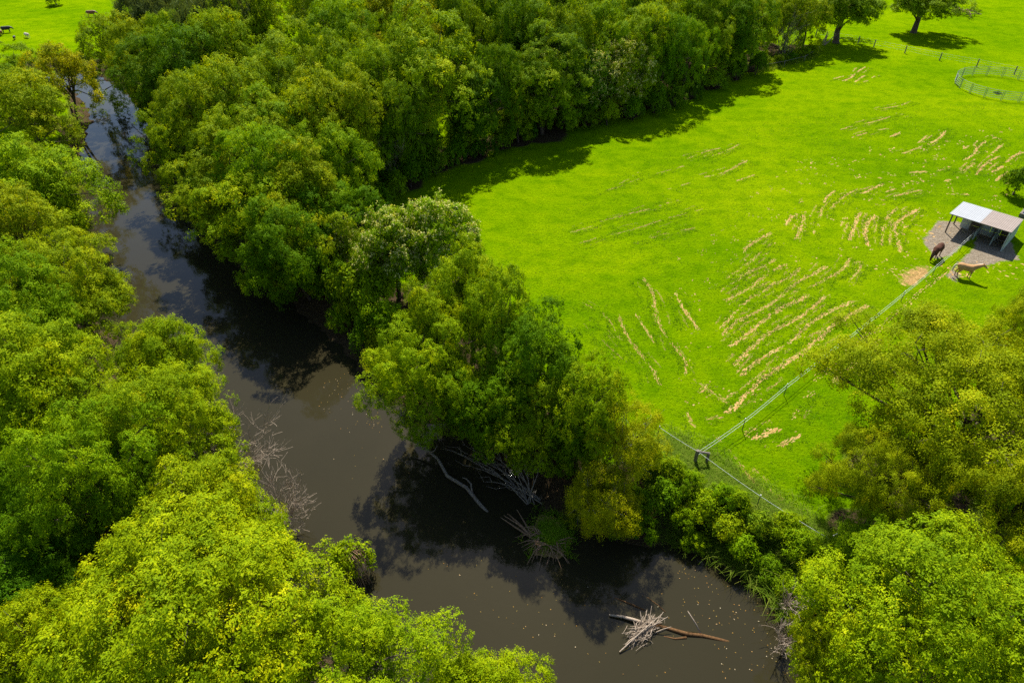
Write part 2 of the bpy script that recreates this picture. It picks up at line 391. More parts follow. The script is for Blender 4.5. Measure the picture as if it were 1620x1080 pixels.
EDGE = [  # trees whose foot shows: foot pixel, top pixel row, radius, kind, tint, label
 (590, 318, 205, 3.2, 'mid_d', 'mid', 'mid green tree at the corner where wood, paddock and flowering trees meet'),
 (642, 304, 125, 4.2, 'mid_c', 'deep', 'very dark tree under the largest broad-crowned tree'),
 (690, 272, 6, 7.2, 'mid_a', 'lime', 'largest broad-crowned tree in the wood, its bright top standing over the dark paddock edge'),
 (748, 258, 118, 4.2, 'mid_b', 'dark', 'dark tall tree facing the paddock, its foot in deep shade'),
 (792, 238, 68, 4.4, 'mid_d', 'deep', 'deep green tree facing the paddock next to a bare grey trunk'),
 (826, 232, 148, 2.6, 'mid_a', 'lime', 'small lime green tree at the wood edge in front of dark trees'),
 (862, 210, 84, 3.6, 'flower', 'mid', 'slim tree with pale flowering top behind the small lime tree'),
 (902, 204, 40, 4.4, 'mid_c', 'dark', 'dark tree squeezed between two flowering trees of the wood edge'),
 (938, 199, 82, 3.7, 'flower', 'deep', 'dark rounded tree with few cream blossoms at the wood edge'),
 (1000, 187, 64, 4.4, 'flower', 'pale', 'rounded tree thick with cream blossom at the paddock edge of the wood'),
 (1052, 172, 20, 4.4, 'mid_c', 'deep', 'deep green tree just past the cream-blossom tree'),
 (1088, 158, 30, 3.9, 'mid_d', 'olive', 'soft grey-green tree at the wood edge where the shadow steps out'),
 (1128, 142, 5, 4.4, 'mid_a', 'bright', 'tall bright tree with feathery shoots at the wood edge'),
 (1162, 128, 52, 3.4, 'mid_b', 'mid', 'low mid green tree at the wood edge before the grassy gap'),
 (1200, 114, 0, 4.4, 'mid_d', 'bright', 'bright tree at the thin end of the wood before the dead grey shrub'),
 (1252, 92, -15, 4.4, 'mid_c', 'yellow', 'yellowish tall tree behind the dead grey shrub'),
 (1322, 68, -35, 7.2, 'field', 'mid', 'dark-trunked shade tree at the wood end with a white fallen branch'),
 (1445, 52, -35, 7.4, 'field', 'mid', 'lone shade tree on the open pasture beyond the wire fence'),
]
TPOS = []
TREES = [(a, b, R*1.16, H*1.04, v, t, l) if i < NWOOD else (a, b, R, H, v, t, l) for i, (a, b, R, H, v, t, l) in enumerate(TREES)]
for (px, py, R, H, var, tn, lab) in TREES:
    p = at(px, py, ZP+.62*H); TPOS.append([p.x, p.y])
for (bx, by, ty, R, var, tn, lab) in EDGE:
    p = at(bx, by, ZP); v_ = (540-ty)/FPX; s_, c_ = math.sin(PITCH), math.cos(PITCH)
    H = HC-p.y*(s_-v_*c_)/(v_*s_+c_)-ZP
    k = 0 if var == 'field' else .55
    q = Vector((p.x-.2*R*(k > 0), p.y+k*R, 0)); H = HC-q.y*(s_-v_*c_)/(v_*s_+c_)-ZP
    TPOS.append([q.x, q.y]); TREES.append((bx, by, R, min(H, 19.5), var, tn, lab))
fr = random.Random(91); FILL = []
for px, py, H in [(520, 262, 11), (560, 160, 14), (470, 215, 13), (600, 150, 15), (640, 100, 16), (420, 220, 13), (340, 200, 13), (500, 40, 16), (580, 15, 16), (740, 60, 17), (820, 70, 16), (860, 110, 14), (905, 75, 15), (960, 70, 14), (1010, 70, 14), (1045, 45, 14), (1110, 35, 14), (1160, 35, 13), (830, 20, 17), (920, 15, 16), (980, 0, 15), (1050, 0, 15), (1130, -5, 14), (1220, 0, 13), (270, 80, 14), (350, 90, 15), (430, 160, 14), (385, 240, 12), (222, 85, 13), (540, 120, 15), (660, 30, 17), (720, -5, 18), (335, 228, 11), (285, 205, 11), (515, 330, 9), (470, 350, 10), (400, 320, 11)]:
    p = at(px, py, ZP+.62*H); TPOS.append([p.x, p.y])
    TREES.append((px, py, fr.uniform(4.6, 5.8), H, fr.choice(['mid_a', 'mid_b', 'mid_c', 'mid_d']), fr.choice(['mid', 'bright', 'deep', 'mid', 'lime']), ''))
    t_ = TREES[-1]; TREES[-1] = t_[:6]+({'mid': 'mid green', 'bright': 'bright green', 'deep': 'deep green', 'lime': 'lime green'}[t_[5]]+' leafy tree packed among other crowns inside the wood',)
TPOS = np.array(TPOS); T0 = TPOS.copy()
td = river_dist(TPOS[:, 0], TPOS[:, 1])
for i in range(len(TPOS)):                       # a tree rooted in the water steps back onto the bank
    for _ in range(40):
        if td[i] > .9: break
        e = .2; x, y = TPOS[i]
        g = np.array([river_dist(x+e, y)-river_dist(x-e, y), river_dist(x, y+e)-river_dist(x, y-e)], float)
        g /= (np.linalg.norm(g)+1e-9); TPOS[i] += g*.25; td[i] = float(river_dist(*TPOS[i]))

# ------------------------------------------------------------------ ground sheet
def axis(lo, hi, step, far):
    core = np.arange(lo, hi+step/2, step); out = []
    s = step
    x = hi
    while x < far: s *= 1.3; x += s; out.append(x)
    neg = []; s = step; x = lo
    while x > -far: s *= 1.3; x -= s; neg.append(x)
    return np.concatenate([np.array(neg[::-1]), core, np.array(out)])
gx = axis(-75, 110, .7, 2500); gy = axis(4, 150, .7, 2500)
GX, GY = np.meshgrid(gx, gy); fx, fy = GX.ravel(), GY.ravel()
gh, gd = ground_h(fx, fy)
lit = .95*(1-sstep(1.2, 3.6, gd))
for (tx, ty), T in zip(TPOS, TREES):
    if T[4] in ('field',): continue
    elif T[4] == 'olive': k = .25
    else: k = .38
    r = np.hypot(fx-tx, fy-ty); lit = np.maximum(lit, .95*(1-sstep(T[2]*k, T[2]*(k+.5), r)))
nx, ny = len(gx), len(gy)
ii = (np.arange(ny-1)[:, None]*nx+np.arange(nx-1)[None]).ravel()
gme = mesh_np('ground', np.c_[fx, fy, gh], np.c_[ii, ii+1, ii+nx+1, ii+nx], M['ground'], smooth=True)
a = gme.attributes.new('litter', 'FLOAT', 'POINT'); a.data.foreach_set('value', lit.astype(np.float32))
def poly_mask(pts, soft):
    P = np.array([at(a_, b_, ZP)[:2] for a_, b_ in pts]); lo, hi = P.min(0)-2, P.max(0)+2
    sel = (fx > lo[0]) & (fx < hi[0]) & (fy > lo[1]) & (fy < hi[1]); X, Y = fx[sel], fy[sel]; best = np.full(X.shape, 1e9); ins = np.zeros(X.shape, bool)
    for (ax, ay), (bx, by) in zip(P, np.roll(P, -1, 0)):
        dx, dy = bx-ax, by-ay; t = np.clip(((X-ax)*dx+(Y-ay)*dy)/(dx*dx+dy*dy+1e-9), 0, 1); best = np.minimum(best, np.hypot(X-ax-t*dx, Y-ay-t*dy))
        cr = (ay > Y) != (by > Y); ins ^= cr & (X < dx*(Y-ay)/(dy if abs(dy) > 1e-9 else 1e-9)+ax)
    out = np.zeros(len(fx)); out[sel] = sstep(-soft, soft, np.where(ins, best, -best)); return out
Z2 = lambda L: [(1400+a_/5.4, 280+b_/5.4) for a_, b_ in L]
worn = np.maximum(poly_mask(Z2([(420, 400), (480, 365), (545, 385), (620, 380), (800, 430), (790, 480), (690, 555), (600, 640), (520, 690), (430, 705), (360, 605), (320, 540), (400, 450)]), .8), poly_mask(Z2([(800, 440), (1080, 540), (1110, 640), (1150, 705), (990, 720), (900, 755), (840, 755), (700, 745), (600, 770), (640, 830), (620, 905), (560, 870), (515, 850), (590, 765), (700, 665), (765, 600)]), .8))
sand = np.maximum(poly_mask(Z2([(280, 780), (360, 785), (390, 805), (330, 855), (250, 925), (175, 915), (235, 855)]), .7), .62*poly_mask(Z2([(150, 800), (250, 740), (400, 760), (420, 800), (260, 940), (120, 930), (70, 850)]), 1.0))
for nm, arr in (('worn', worn), ('sand', sand)):
    a = gme.attributes.new(nm, 'FLOAT', 'POINT'); a.data.foreach_set('value', arr.astype(np.float32))
ground = tag(link(bpy.data.objects.new('ground', gme)), kind='structure')

# water: a sheet a little larger than the river outline
wx0, wy0 = RIV.min(0)-3; wx1, wy1 = RIV.max(0)+3
wme = mesh_np('river', [(wx0, wy0, 0), (wx1, wy0, 0), (wx1, wy1, 0), (wx0, wy1, 0)], [(0, 1, 2, 3)], M['water'])
tag(link(bpy.data.objects.new('river', wme)), kind='structure')

# ------------------------------------------------------------------ leaves, crowns, trunks
def unit(v): return v/(np.linalg.norm(v, axis=-1, keepdims=True)+1e-9)

def leaf_quads(pos, nrm, ln, wd, rng, tang=None, fold=.25):
    n = len(pos)
    t = rng.normal(size=(n, 3)) if tang is None else tang
    t = unit(t-nrm*(t*nrm).sum(1, keepdims=True)); b = np.cross(nrm, t)
    ln = ln[:, None]; wd = wd[:, None]
    v = np.stack([pos-t*ln, pos+b*wd+nrm*wd*fold, pos+t*ln, pos-b*wd+nrm*wd*fold], 1).reshape(-1, 3)
    return v, np.arange(n*4).reshape(-1, 4)

def crown(seed, R, z0, z1, lobes, lr, bil, br, tips, leaves, ls, inner=.35, spread=.1, low=-.55, gaps=0., style='leaf', rough=.12):
    """crown as envelope > boughs > billows > twig tips > leaves. Returns verts, faces, tint, bough centres, tips"""
    rng = np.random.default_rng(seed)
    n = int(lobes*(1+inner)); k = np.arange(n)
    zz = 1-(k+.5)/lobes*(1-low); zz = np.where(k < lobes, zz, rng.uniform(low*.5, .9, n)); zz = np.clip(zz, -1, 1)
    ph = k*2.399963+rng.normal(0, .3, n)
    rr = np.sqrt(1-zz*zz); d = np.c_[rr*np.cos(ph), rr*np.sin(ph), zz]
    env = np.ones(n)
    for _ in range(5):
        w = rng.normal(size=3)*1.9; env += rough*np.cos(d@w+rng.uniform(0, 6.3))
    fac = np.where(k < lobes, rng.uniform(.74, 1.10, n), rng.uniform(.3, .6, n))*env
    hz = (z1-z0)/2; cz = z0+hz*.92
    lrad = lr*rng.uniform(.6, 1.3, n)
    ax = np.array([R, R, hz])
    c = d*(ax-lr*.7)*fac[:, None]+np.array([0, 0, cz])
    c[:, 2] = np.maximum(c[:, 2], z0+.2)
    lobe_t = rng.normal(0, .09, n)
    core = np.array([0, 0, cz-hz*.5])
    def outward(count, base, ref, lim):
        idx = np.repeat(np.arange(len(base)), count)
        q = unit(rng.normal(size=(len(idx), 3))); o = unit(unit(base-ref)[idx]+np.array([0, 0, .35]))
        dt = (q*o).sum(1); fl = dt < lim
        q[fl] -= 2*dt[fl][:, None]*o[fl]
        return idx, q
    # billows on each bough
    bi, bd = outward(bil, c, core, -.15)
    bp = c[bi]+bd*lrad[bi][:, None]*rng.uniform(.62, 1.18, (len(bi), 1))*np.array([1, 1, .85])
    if gaps: keep = rng.random(len(bp)) > gaps; bp, bd, bi = bp[keep], bd[keep], bi[keep]
    brad = br*rng.uniform(.55, 1.25, len(bp))
    bt = lobe_t[bi]+rng.normal(0, .10, len(bp))
    # twig tips on each billow
    ti, tdir = outward(tips, bp, bp-unit(bp-c[bi])-np.array([0, 0, .4]), 0.)
    tp = bp[ti]+tdir*brad[ti][:, None]*rng.uniform(.78, 1.06, (len(ti), 1))*np.array([1, 1, .75])
    S = len(tp); sub_t = bt[ti]+rng.normal(0, .085, S)
    L = S*leaves; si = np.repeat(np.arange(S), leaves)
    off = rng.normal(size=(L, 3))*spread
    pos = tp[si]+off
    if style == 'strand':
        nr = unit(rng.normal(size=(L, 3))); tg = unit(rng.normal(size=(L, 3))*.55+np.array([0, 0, -1.])+tdir[si]*.35)
        ln = ls*rng.uniform(1.6, 3.4, L); wd = ls*rng.uniform(.12, .2, L)
        v, f = leaf_quads(pos, unit(nr-tg*(nr*tg).sum(1, keepdims=True)), ln, wd, rng, tg)
    else:
        nr = unit(tdir[si]*.8+bd[ti][si]*.35+np.array([0, 0, .45])+rng.normal(size=(L, 3))*.34)
        tg = unit(unit(off)+tdir[si]*.5+rng.normal(size=(L, 3))*.5)
        ln = ls*rng.uniform(.65, 1.25, L); wd = ln*rng.uniform(.36, .52, L)
        v, f = leaf_quads(pos, nr, ln, wd, rng, tg)
    tint = np.clip(.45+sub_t[si]+rng.normal(0, .09, L), 0, 1)
    return v, f, tint, c[:lobes], (tp, tdir)

def trunk(seed, R, z0, z1, cen, r0, nlimb=12, mat='bark', forks=1, twigs=0):
    rng = random.Random(seed); mb = MB(); cz = z0+(z1-z0)*.55
    tops = []
    for k in range(forks):
        an = rng.uniform(0, 6.28); sp = .0 if forks == 1 else R*.22
        top = Vector((math.cos(an)*sp+rng.uniform(-.3, .3), math.sin(an)*sp+rng.uniform(-.3, .3), cz))
        b = Vector((math.cos(an)*.25*(forks > 1), math.sin(an)*.25*(forks > 1), -.5))
        pts = [b, b*.8+Vector((0, 0, .6)), b.lerp(top, .35)+Vector((rng.uniform(-.2, .2), rng.uniform(-.2, .2), 0)), b.lerp(top, .7), top]
        rk = r0/(forks**.5); mb.tube(pts, [rk*1.5, rk*1.05, rk*.85, rk*.65, rk*.4], 8); tops.append((b, top))
    idx = list(range(len(cen))); rng.shuffle(idx)
    for j in idx[:nlimb]:
        b, top = tops[j % len(tops)]
        e = Vector(cen[j]); f = rng.uniform(.38, .95); s = b.lerp(top, f)
        mid = s.lerp(e, .5)+Vector((rng.uniform(-.4, .4), rng.uniform(-.4, .4), rng.uniform(-.1, .5)))
        q = r0*.42*(1.15-f*.5); mb.tube([s, s.lerp(mid, .5)+Vector((0, 0, .15)), mid, mid.lerp(e, .6), e], [q, q*.8, q*.6, q*.4, q*.15], 5)
        for _ in range(twigs):
            e2 = e+Vector((rng.gauss(0, 1), rng.gauss(0, 1), rng.gauss(.3, .7))).normalized()*rng.uniform(.6, 1.5)
            mb.tube([mid.lerp(e, rng.uniform(.2, .9)), e.lerp(e2, .5), e2], [q*.3, q*.2, q*.08], 4)
    return mb.mesh('trunk', M[mat], smooth=True)

VAR = {}
def variant(key, seed, R, H, z0, mat='leaf', bark='bark', r0=.28, nlimb=12, forks=1, blossom=0, twigs=0, low=-.55, **kw):
    v, f, t, cen, tips = crown(seed, R, z0, H, low=low, **kw)
    cm = mesh_np('crown', v, f, M[mat], tint=t)
    tm = trunk(seed+1, R, z0, H, cen, r0, nlimb, bark, forks, twigs)
    bm_ = None
    if blossom:
        rng = np.random.default_rng(seed+5); sp, sd_ = tips
        sel = (sd_[:, 2] > -.1) & (rng.random(len(sp)) < blossom)
        p = np.repeat(sp[sel]+sd_[sel]*.12, 7, 0); n = len(p)
        p = p+rng.normal(size=(n, 3))*.10
        nr = unit(np.repeat(sd_[sel], 7, 0)*.6+np.array([0, 0, .6])+rng.normal(size=(n, 3))*.5)
        bv, bf = leaf_quads(p, nr, rng.uniform(.06, .13, n), rng.uniform(.05, .09, n), rng)
        bm_ = mesh_np('blossom', bv, bf, M['blossom'], tint=rng.random(n))
    rr = np.hypot(v[:, 0], v[:, 1]); VAR[key] = (cm, tm, bm_, float(np.percentile(rr, 97)), float(np.percentile(v[:, 2], 99.5)))

variant('near_a', 11, 5.5, 11.5, 2.2, lobes=46, lr=1.5, bil=15, br=.6, tips=18, leaves=10, ls=.07, spread=.08, inner=.25, nlimb=20, twigs=3)
variant('near_b', 23, 5.0, 11.0, 1.8, lobes=36, lr=1.5, bil=15, br=.6, tips=18, leaves=10, ls=.07, spread=.08, inner=.3, nlimb=18, twigs=3, rough=.16)
variant('near_c', 37, 4.5, 10.5, 1.6, lobes=34, lr=1.35, bil=15, br=.6, tips=18, leaves=10, ls=.07, spread=.08, inner=.3, nlimb=18, twigs=3, rough=.16)
variant('olive', 41, 7.0, 11.5, 2.4, mat='leaf_olive', lobes=84, lr=1.3, bil=15, br=.5, tips=11, leaves=11, ls=.07, spread=.14, inner=.25, gaps=.06, nlimb=30, twigs=4, r0=.4, forks=2)
variant('mid_a', 53, 5.0, 13.0, .8, lobes=46, lr=1.45, bil=13, br=.66, tips=12, leaves=8, ls=.105, spread=.10, inner=.3, nlimb=14, low=-.8, rough=.16)
variant('mid_b', 67, 5.0, 12.0, .8, lobes=56, lr=1.25, bil=13, br=.66, tips=12, leaves=8, ls=.105, spread=.10, inner=.3, nlimb=14, low=-.8, rough=.14)
variant('mid_c', 71, 4.6, 12.5, .8, lobes=42, lr=1.3, bil=13, br=.66, tips=12, leaves=8, ls=.105, spread=.10, inner=.3, gaps=.18, nlimb=16, twigs=2, low=-.8, rough=.2)
variant('mid_d', 79, 5.0, 12.5, .8, lobes=42, lr=1.45, bil=13, br=.66, tips=12, leaves=8, ls=.105, spread=.10, inner=.3, nlimb=16, twigs=1, low=-.8, rough=.26)
variant('column', 83, 3.4, 13.0, .6, lobes=56, lr=.95, bil=14, br=.42, tips=8, leaves=7, ls=.12, spread=.13, inner=.3, nlimb=14, low=-.85, rough=.16)
variant('flower', 97, 3.8, 9.0, .4, lobes=44, lr=1.0, bil=14, br=.45, tips=8, leaves=8, ls=.11, spread=.11, inner=.3, nlimb=14, blossom=.27, low=-.85)
variant('wattle', 103, 3.0, 7.0, .6, mat='leaf_olive', bark='bark_grey', lobes=38, lr=.95, bil=14, br=.38, tips=10, leaves=10, ls=.06, spread=.12, inner=.3, gaps=.22, nlimb=22, twigs=4, forks=3, r0=.16, low=-.7, rough=.2)
variant('wispy', 113, 5.0, 15.0, 4.0, mat='leaf_grey', lobes=40, lr=1.4, bil=12, br=.6, tips=5, leaves=11, ls=.2, spread=.25, inner=.2, gaps=.25, nlimb=26, twigs=3, r0=.36, forks=2, style='strand', low=-.5, rough=.2)
variant('field', 127, 5.5, 11.0, 1.3, lobes=46, lr=1.45, bil=15, br=.55, tips=8, leaves=8, ls=.13, spread=.14, inner=.25, nlimb=16, r0=.5, low=-.35, rough=.15)
variant('open', 131, 4.5, 11.5, 2.5, mat='leaf_olive', lobes=34, lr=1.15, bil=12, br=.5, tips=7, leaves=8, ls=.13, spread=.16, inner=.25, gaps=.25, nlimb=20, twigs=2, forks=3, r0=.3, low=-.5, rough=.2)
variant('shrub', 139, 1.3, 2.0, .1, lobes=16, lr=.5, bil=9, br=.22, tips=6, leaves=7, ls=.07, spread=.07, inner=.3, nlimb=8, r0=.06, low=-.8, rough=.2)
variant('shrub_b', 149, 1.3, 1.8, .1, lobes=14, lr=.5, bil=8, br=.24, tips=6, leaves=7, ls=.085, spread=.10, inner=.3, gaps=.15, nlimb=8, r0=.06, low=-.8, rough=.25)

def plant(name, x, y, R, H, var, tint, label, cat, group=None, seed=0, zoff=0., reach=(0, 0)):
    cm, tm, bm_, R0, H0 = VAR[var]; rg = random.Random(seed*17+5)
    s = R/R0
    o = empty(name, (x, y, gz(x, y)+zoff), rg.uniform(0, 6.28), (s*rg.uniform(.94, 1.06), s*rg.uniform(.94, 1.06), H/H0))
    o.rotation_euler[0] = rg.gauss(0, .045); o.rotation_euler[1] = rg.gauss(0, .045)
    D = math.hypot(*reach)
    if D > .2:                                   # bankside trees lean out over the water
        an = min(math.atan2(D, .62*H), R_(24)); axv = Vector((-reach[1]/D, reach[0]/D, 0))
        o.rotation_euler = (Matrix.Rotation(an, 3, axv) @ Matrix.Rotation(rg.uniform(0, 6.28), 3, 'Z')).to_euler()
    tag(o, label, cat, group)
    link(bpy.data.objects.new('trunk', tm), o)
    c = link(bpy.data.objects.new('crown', cm), o)
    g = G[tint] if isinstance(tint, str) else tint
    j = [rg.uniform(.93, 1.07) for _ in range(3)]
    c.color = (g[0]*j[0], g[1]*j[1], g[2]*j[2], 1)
    if bm_: link(bpy.data.objects.new('blossom', bm_), o)
    return o
NAME = {'near_a': 'broad_tree', 'near_b': 'broad_tree', 'near_c': 'broad_tree', 'olive': 'olive_green_tree', 'wattle': 'feathery_tree', 'wispy': 'wispy_tree', 'flower': 'flowering_tree', 'field': 'shade_tree', 'column': 'upright_tree', 'open': 'thin_tree'}
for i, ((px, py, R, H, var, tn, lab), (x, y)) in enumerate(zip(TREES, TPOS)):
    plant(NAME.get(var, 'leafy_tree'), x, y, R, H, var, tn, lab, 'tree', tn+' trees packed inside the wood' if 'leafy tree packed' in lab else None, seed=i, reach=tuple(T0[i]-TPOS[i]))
#@@PART2
# ------------------------------------------------------------------ shrubs, reeds, grass
def shrub_at(px, py, z, R, H, tint, label, group=None, var=None, seed=0):
    p = at(px, py, z); rg = random.Random(seed+int(px*7+py))
    x, y = p.x, p.y
    for _ in range(30):
        if float(river_dist(x, y)) > .15: break
        e = .2; g = np.array([river_dist(x+e, y)-river_dist(x-e, y), river_dist(x, y+e)-river_dist(x, y-e)], float); g /= np.linalg.norm(g)+1e-9
        x += g[0]*.2; y += g[1]*.2
    return plant('shrub', x, y, R*rg.uniform(.9, 1.1), H*rg.uniform(.9, 1.1), var or rg.choice(['shrub', 'shrub_b']), tint, label, 'shrub', group, seed=int(px+py*3)+seed, zoff=-.05)

ORD = ['first', 'second', 'third', 'fourth', 'fifth', 'sixth', 'seventh', 'eighth', 'ninth', 'tenth', 'eleventh', 'twelfth', 'thirteenth', 'fourteenth', 'fifteenth', 'sixteenth', 'seventeenth', 'eighteenth', 'nineteenth', 'twentieth', 'twenty-first', 'twenty-second', 'twenty-third', 'twenty-fourth']
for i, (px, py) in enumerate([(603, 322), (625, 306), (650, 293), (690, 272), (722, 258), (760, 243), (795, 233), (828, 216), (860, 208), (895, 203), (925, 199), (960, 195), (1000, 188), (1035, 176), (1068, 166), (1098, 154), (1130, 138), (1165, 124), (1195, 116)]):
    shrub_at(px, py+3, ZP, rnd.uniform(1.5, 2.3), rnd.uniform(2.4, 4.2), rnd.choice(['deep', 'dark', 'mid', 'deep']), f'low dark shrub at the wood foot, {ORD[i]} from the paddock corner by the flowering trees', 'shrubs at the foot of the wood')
for i, (px, py) in enumerate([(610, 300), (670, 268), (745, 232), (810, 215), (880, 190), (945, 180), (1015, 170), (1060, 150)]):
    shrub_at(px, py-14, ZP+1, rnd.uniform(2.2, 2.9), rnd.uniform(4.5, 6.5), rnd.choice(['deep', 'dark', 'mid']), f'tall understorey shrub inside the wood edge, {ORD[i]} from the flowering-tree corner', 'understorey shrubs inside the wood edge')
for i, (px, py) in enumerate([(1212, 104), (1232, 101), (1250, 97), (1268, 92), (1284, 86)]):
    shrub_at(px, py, ZP, 1.5, 1.9, ['mid', 'pale', 'deep', 'mid', 'olive'][i], f'low bush in rough grass at the wood end, {ORD[i]} along toward the shade tree', 'bushes at the thin end of the wood')
SE = [sorted(range(16), key=lambda k: [548, 562, 575, 540, 598, 612, 655, 520, 480, 440, 400, 362, 325, 292, 262, 240][k], reverse=True).index(j) for j in range(16)]
for i, (px, py) in enumerate([(548, 470), (562, 500), (575, 535), (540, 508), (598, 545), (612, 575), (655, 610), (520, 470), (480, 452), (440, 430), (400, 402), (362, 372), (325, 335), (292, 300), (262, 255), (240, 222)]):
    shrub_at(px, py, 1.5, rnd.uniform(1.5, 2.1), rnd.uniform(2.2, 3.6), rnd.choice(['mid', 'deep', 'bright']), f'leafy shrub on the shaded river edge, {ORD[15-SE[i]]} downstream from the narrow blue reach', 'shrubs along the shaded river edge')
for i, (px, py) in enumerate([(560, 455), (590, 470), (605, 500)]):
    shrub_at(px, py, ZP+1.5, 2.2, 4.4, ['olive', 'pale', 'mid'][i], ['olive drooping shrub under the sparse-flowered tree', 'pale feathery shrub leaning to the water below the sparse-flowered tree', 'green shrub between the spit clump and the sparse-flowered tree'][i], None)
BANKS = sorted([(1000, 800, 1.4, 2.4, 'deep'), (1015, 825, 1.3, 1.8, 'mid'), (975, 822, 1.2, 1.6, 'deep'), (1046, 795, 1.3, 2.2, 'deep'), (1062, 770, 1.1, 1.8, 'mid'), (1088, 785, 1.2, 2.0, 'mid'), (1078, 820, 1.2, 1.8, 'bright'), (1112, 812, 1.4, 2.4, 'bright'), (1105, 845, 1.1, 1.5, 'lime'), (1138, 800, 1.2, 2.1, 'mid'), (1150, 838, 1.3, 2.0, 'bright'), (1165, 812, 1.0, 1.6, 'olive'), (1178, 865, 1.1, 1.5, 'mid'), (1240, 850, 1.1, 1.6, 'bright'), (1262, 880, 1.2, 1.7, 'mid'), (1222, 890, 1.1, 1.5, 'deep'), (1250, 918, 1.1, 1.5, 'mid'), (1282, 915, 1.2, 1.8, 'bright'), (1308, 900, 1.3, 2.0, 'mid'), (1318, 955, 1.4, 2.2, 'bright'), (1300, 1060, 1.5, 2.4, 'lime'), (1272, 955, .9, 1.2, 'olive'), (1335, 925, 1.3, 2.4, 'mid'), (1030, 750, 1.1, 1.8, 'mid')], key=lambda b: math.hypot(b[0]-1101, b[1]-731))
CW = {'deep': 'deep green', 'mid': 'mid green', 'bright': 'bright green', 'lime': 'lime green', 'olive': 'olive'}
for i, (px, py, R, H, t) in enumerate(BANKS):
    shrub_at(px, py, 1.4, R, H, t, f'{CW[t]} shrub on the river bank, {ORD[i]} away from the wooden corner post', 'shrubs on the bank below the tape fence')
shrub_at(1198, 842, 1.3, 1.15, 1.9, (.95, 1.0, 6.0), 'grey-green soft shrub among the green ones on the bank', None, 'shrub_b')
shrub_at(1602, 308, ZP, 1.5, 3.6, 'deep', 'thin dark sapling beside the white-roofed shelter', None, 'shrub_b')
shrub_at(1578, 148, ZP, .55, .45, 'deep', 'low weed tuft against the round pen rails', None, 'shrub_b')
shrub_at(90, 8, ZP, 2.2, 3.2, 'deep', 'lone round bush on the cattle pasture', None)
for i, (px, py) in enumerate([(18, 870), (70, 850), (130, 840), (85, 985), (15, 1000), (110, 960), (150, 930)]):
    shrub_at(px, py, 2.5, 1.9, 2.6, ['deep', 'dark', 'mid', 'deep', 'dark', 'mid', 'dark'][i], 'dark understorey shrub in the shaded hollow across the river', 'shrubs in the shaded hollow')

def blades(rng, base, n, hgt, spread, wid, droop, seg=3):
    """arching grass blades as strips. base (B,3) clump centres, n blades each"""
    B = len(base)*n; c = np.repeat(base, n, 0)+np.c_[rng.normal(size=(B, 2))*spread*.35, np.zeros(B)]
    an = rng.uniform(0, 6.283, B); d = np.c_[np.cos(an), np.sin(an), np.zeros(B)]; s = np.c_[-np.sin(an), np.cos(an), np.zeros(B)]
    h = hgt*rng.uniform(.55, 1.2, B); o = droop*h*rng.uniform(.3, 1.2, B); w = wid*rng.uniform(.7, 1.3, B)
    rows = []
    for k in range(seg+1):
        t = k/seg; z = h*(t-.45*t*t*droop); ctr = c+d*(o*t*t)[:, None]+np.array([0, 0, 1.])*z[:, None]
        ww = (w*(1-t*.85))[:, None]*.5; rows.append(np.stack([ctr-s*ww, ctr+s*ww], 1))
    v = np.stack(rows, 1)                                     # B, seg+1, 2, 3
    idx = np.arange(B)[:, None]*(2*(seg+1))
    f = np.concatenate([idx+np.array([[2*k, 2*k+1, 2*k+3, 2*k+2]]) for k in range(seg)], 0)
    t0 = np.clip(rng.normal(.5, .22, B), 0, 1)
    return v.reshape(-1, 3), f, np.tile(t0, seg)

rng = np.random.default_rng(5)
reed_meshes = []
for k in range(3):
    v, f, t = blades(rng, np.zeros((1, 3)), 120, 1.0, .7, .035, 1.0, 4)
    reed_meshes.append(mesh_np('blades', v, f, M['reed'], tint=t))
REEDS = [(1170, 900, 1.3), (1188, 912, 1.4), (1205, 925, 1.1), (1225, 942, 1.3), (1242, 962, 1.2), (1110, 880, 1.0), (1140, 890, 1.1), (1085, 872, .9), (1255, 935, 1.2), (1210, 900, 1.3), (1235, 915, 1.2), (1262, 905, 1.1), (1060, 862, .8), (1030, 856, .8), (1270, 1000, 1.0), (898, 836, .9), (1180, 885, 1.2)]
REEDS.sort(reverse=True)
for i, (px, py, s) in enumerate(REEDS):
    p = at(px, py, .4); x, y = p.x, p.y
    for _ in range(20):
        if float(river_dist(x, y)) > .1: break
        y += .15; x += .1
    e = empty('reed_clump', (x, y, max(0, gz(x, y))-.05), rnd.uniform(0, 6), (s*1.15, s*1.15, s))
    tag(e, f'arching reed clump at the water edge, {ORD[i]} from the small glossy tree', 'reeds', 'reed clumps along the paddock bank')
    o = link(bpy.data.objects.new('blades', reed_meshes[i % 3]), e); o.color = (1, 1, 1, 1)

def px_poly_points(poly, n, z, rng):
    P = np.array([at(a, b, z)[:2] for a, b in poly]); lo, hi = P.min(0), P.max(0); out = []
    while len(out) < n:
        q = rng.uniform(lo, hi, (n*3, 2)); ins = np.zeros(len(q), bool)
        for (ax, ay), (bx, by) in zip(P, np.roll(P, -1, 0)):
            cr = (ay > q[:, 1]) != (by > q[:, 1]); ins ^= cr & (q[:, 0] < (bx-ax)*(q[:, 1]-ay)/(by-ay+1e-9)+ax)
        out += list(q[ins])
    return np.array(out[:n])

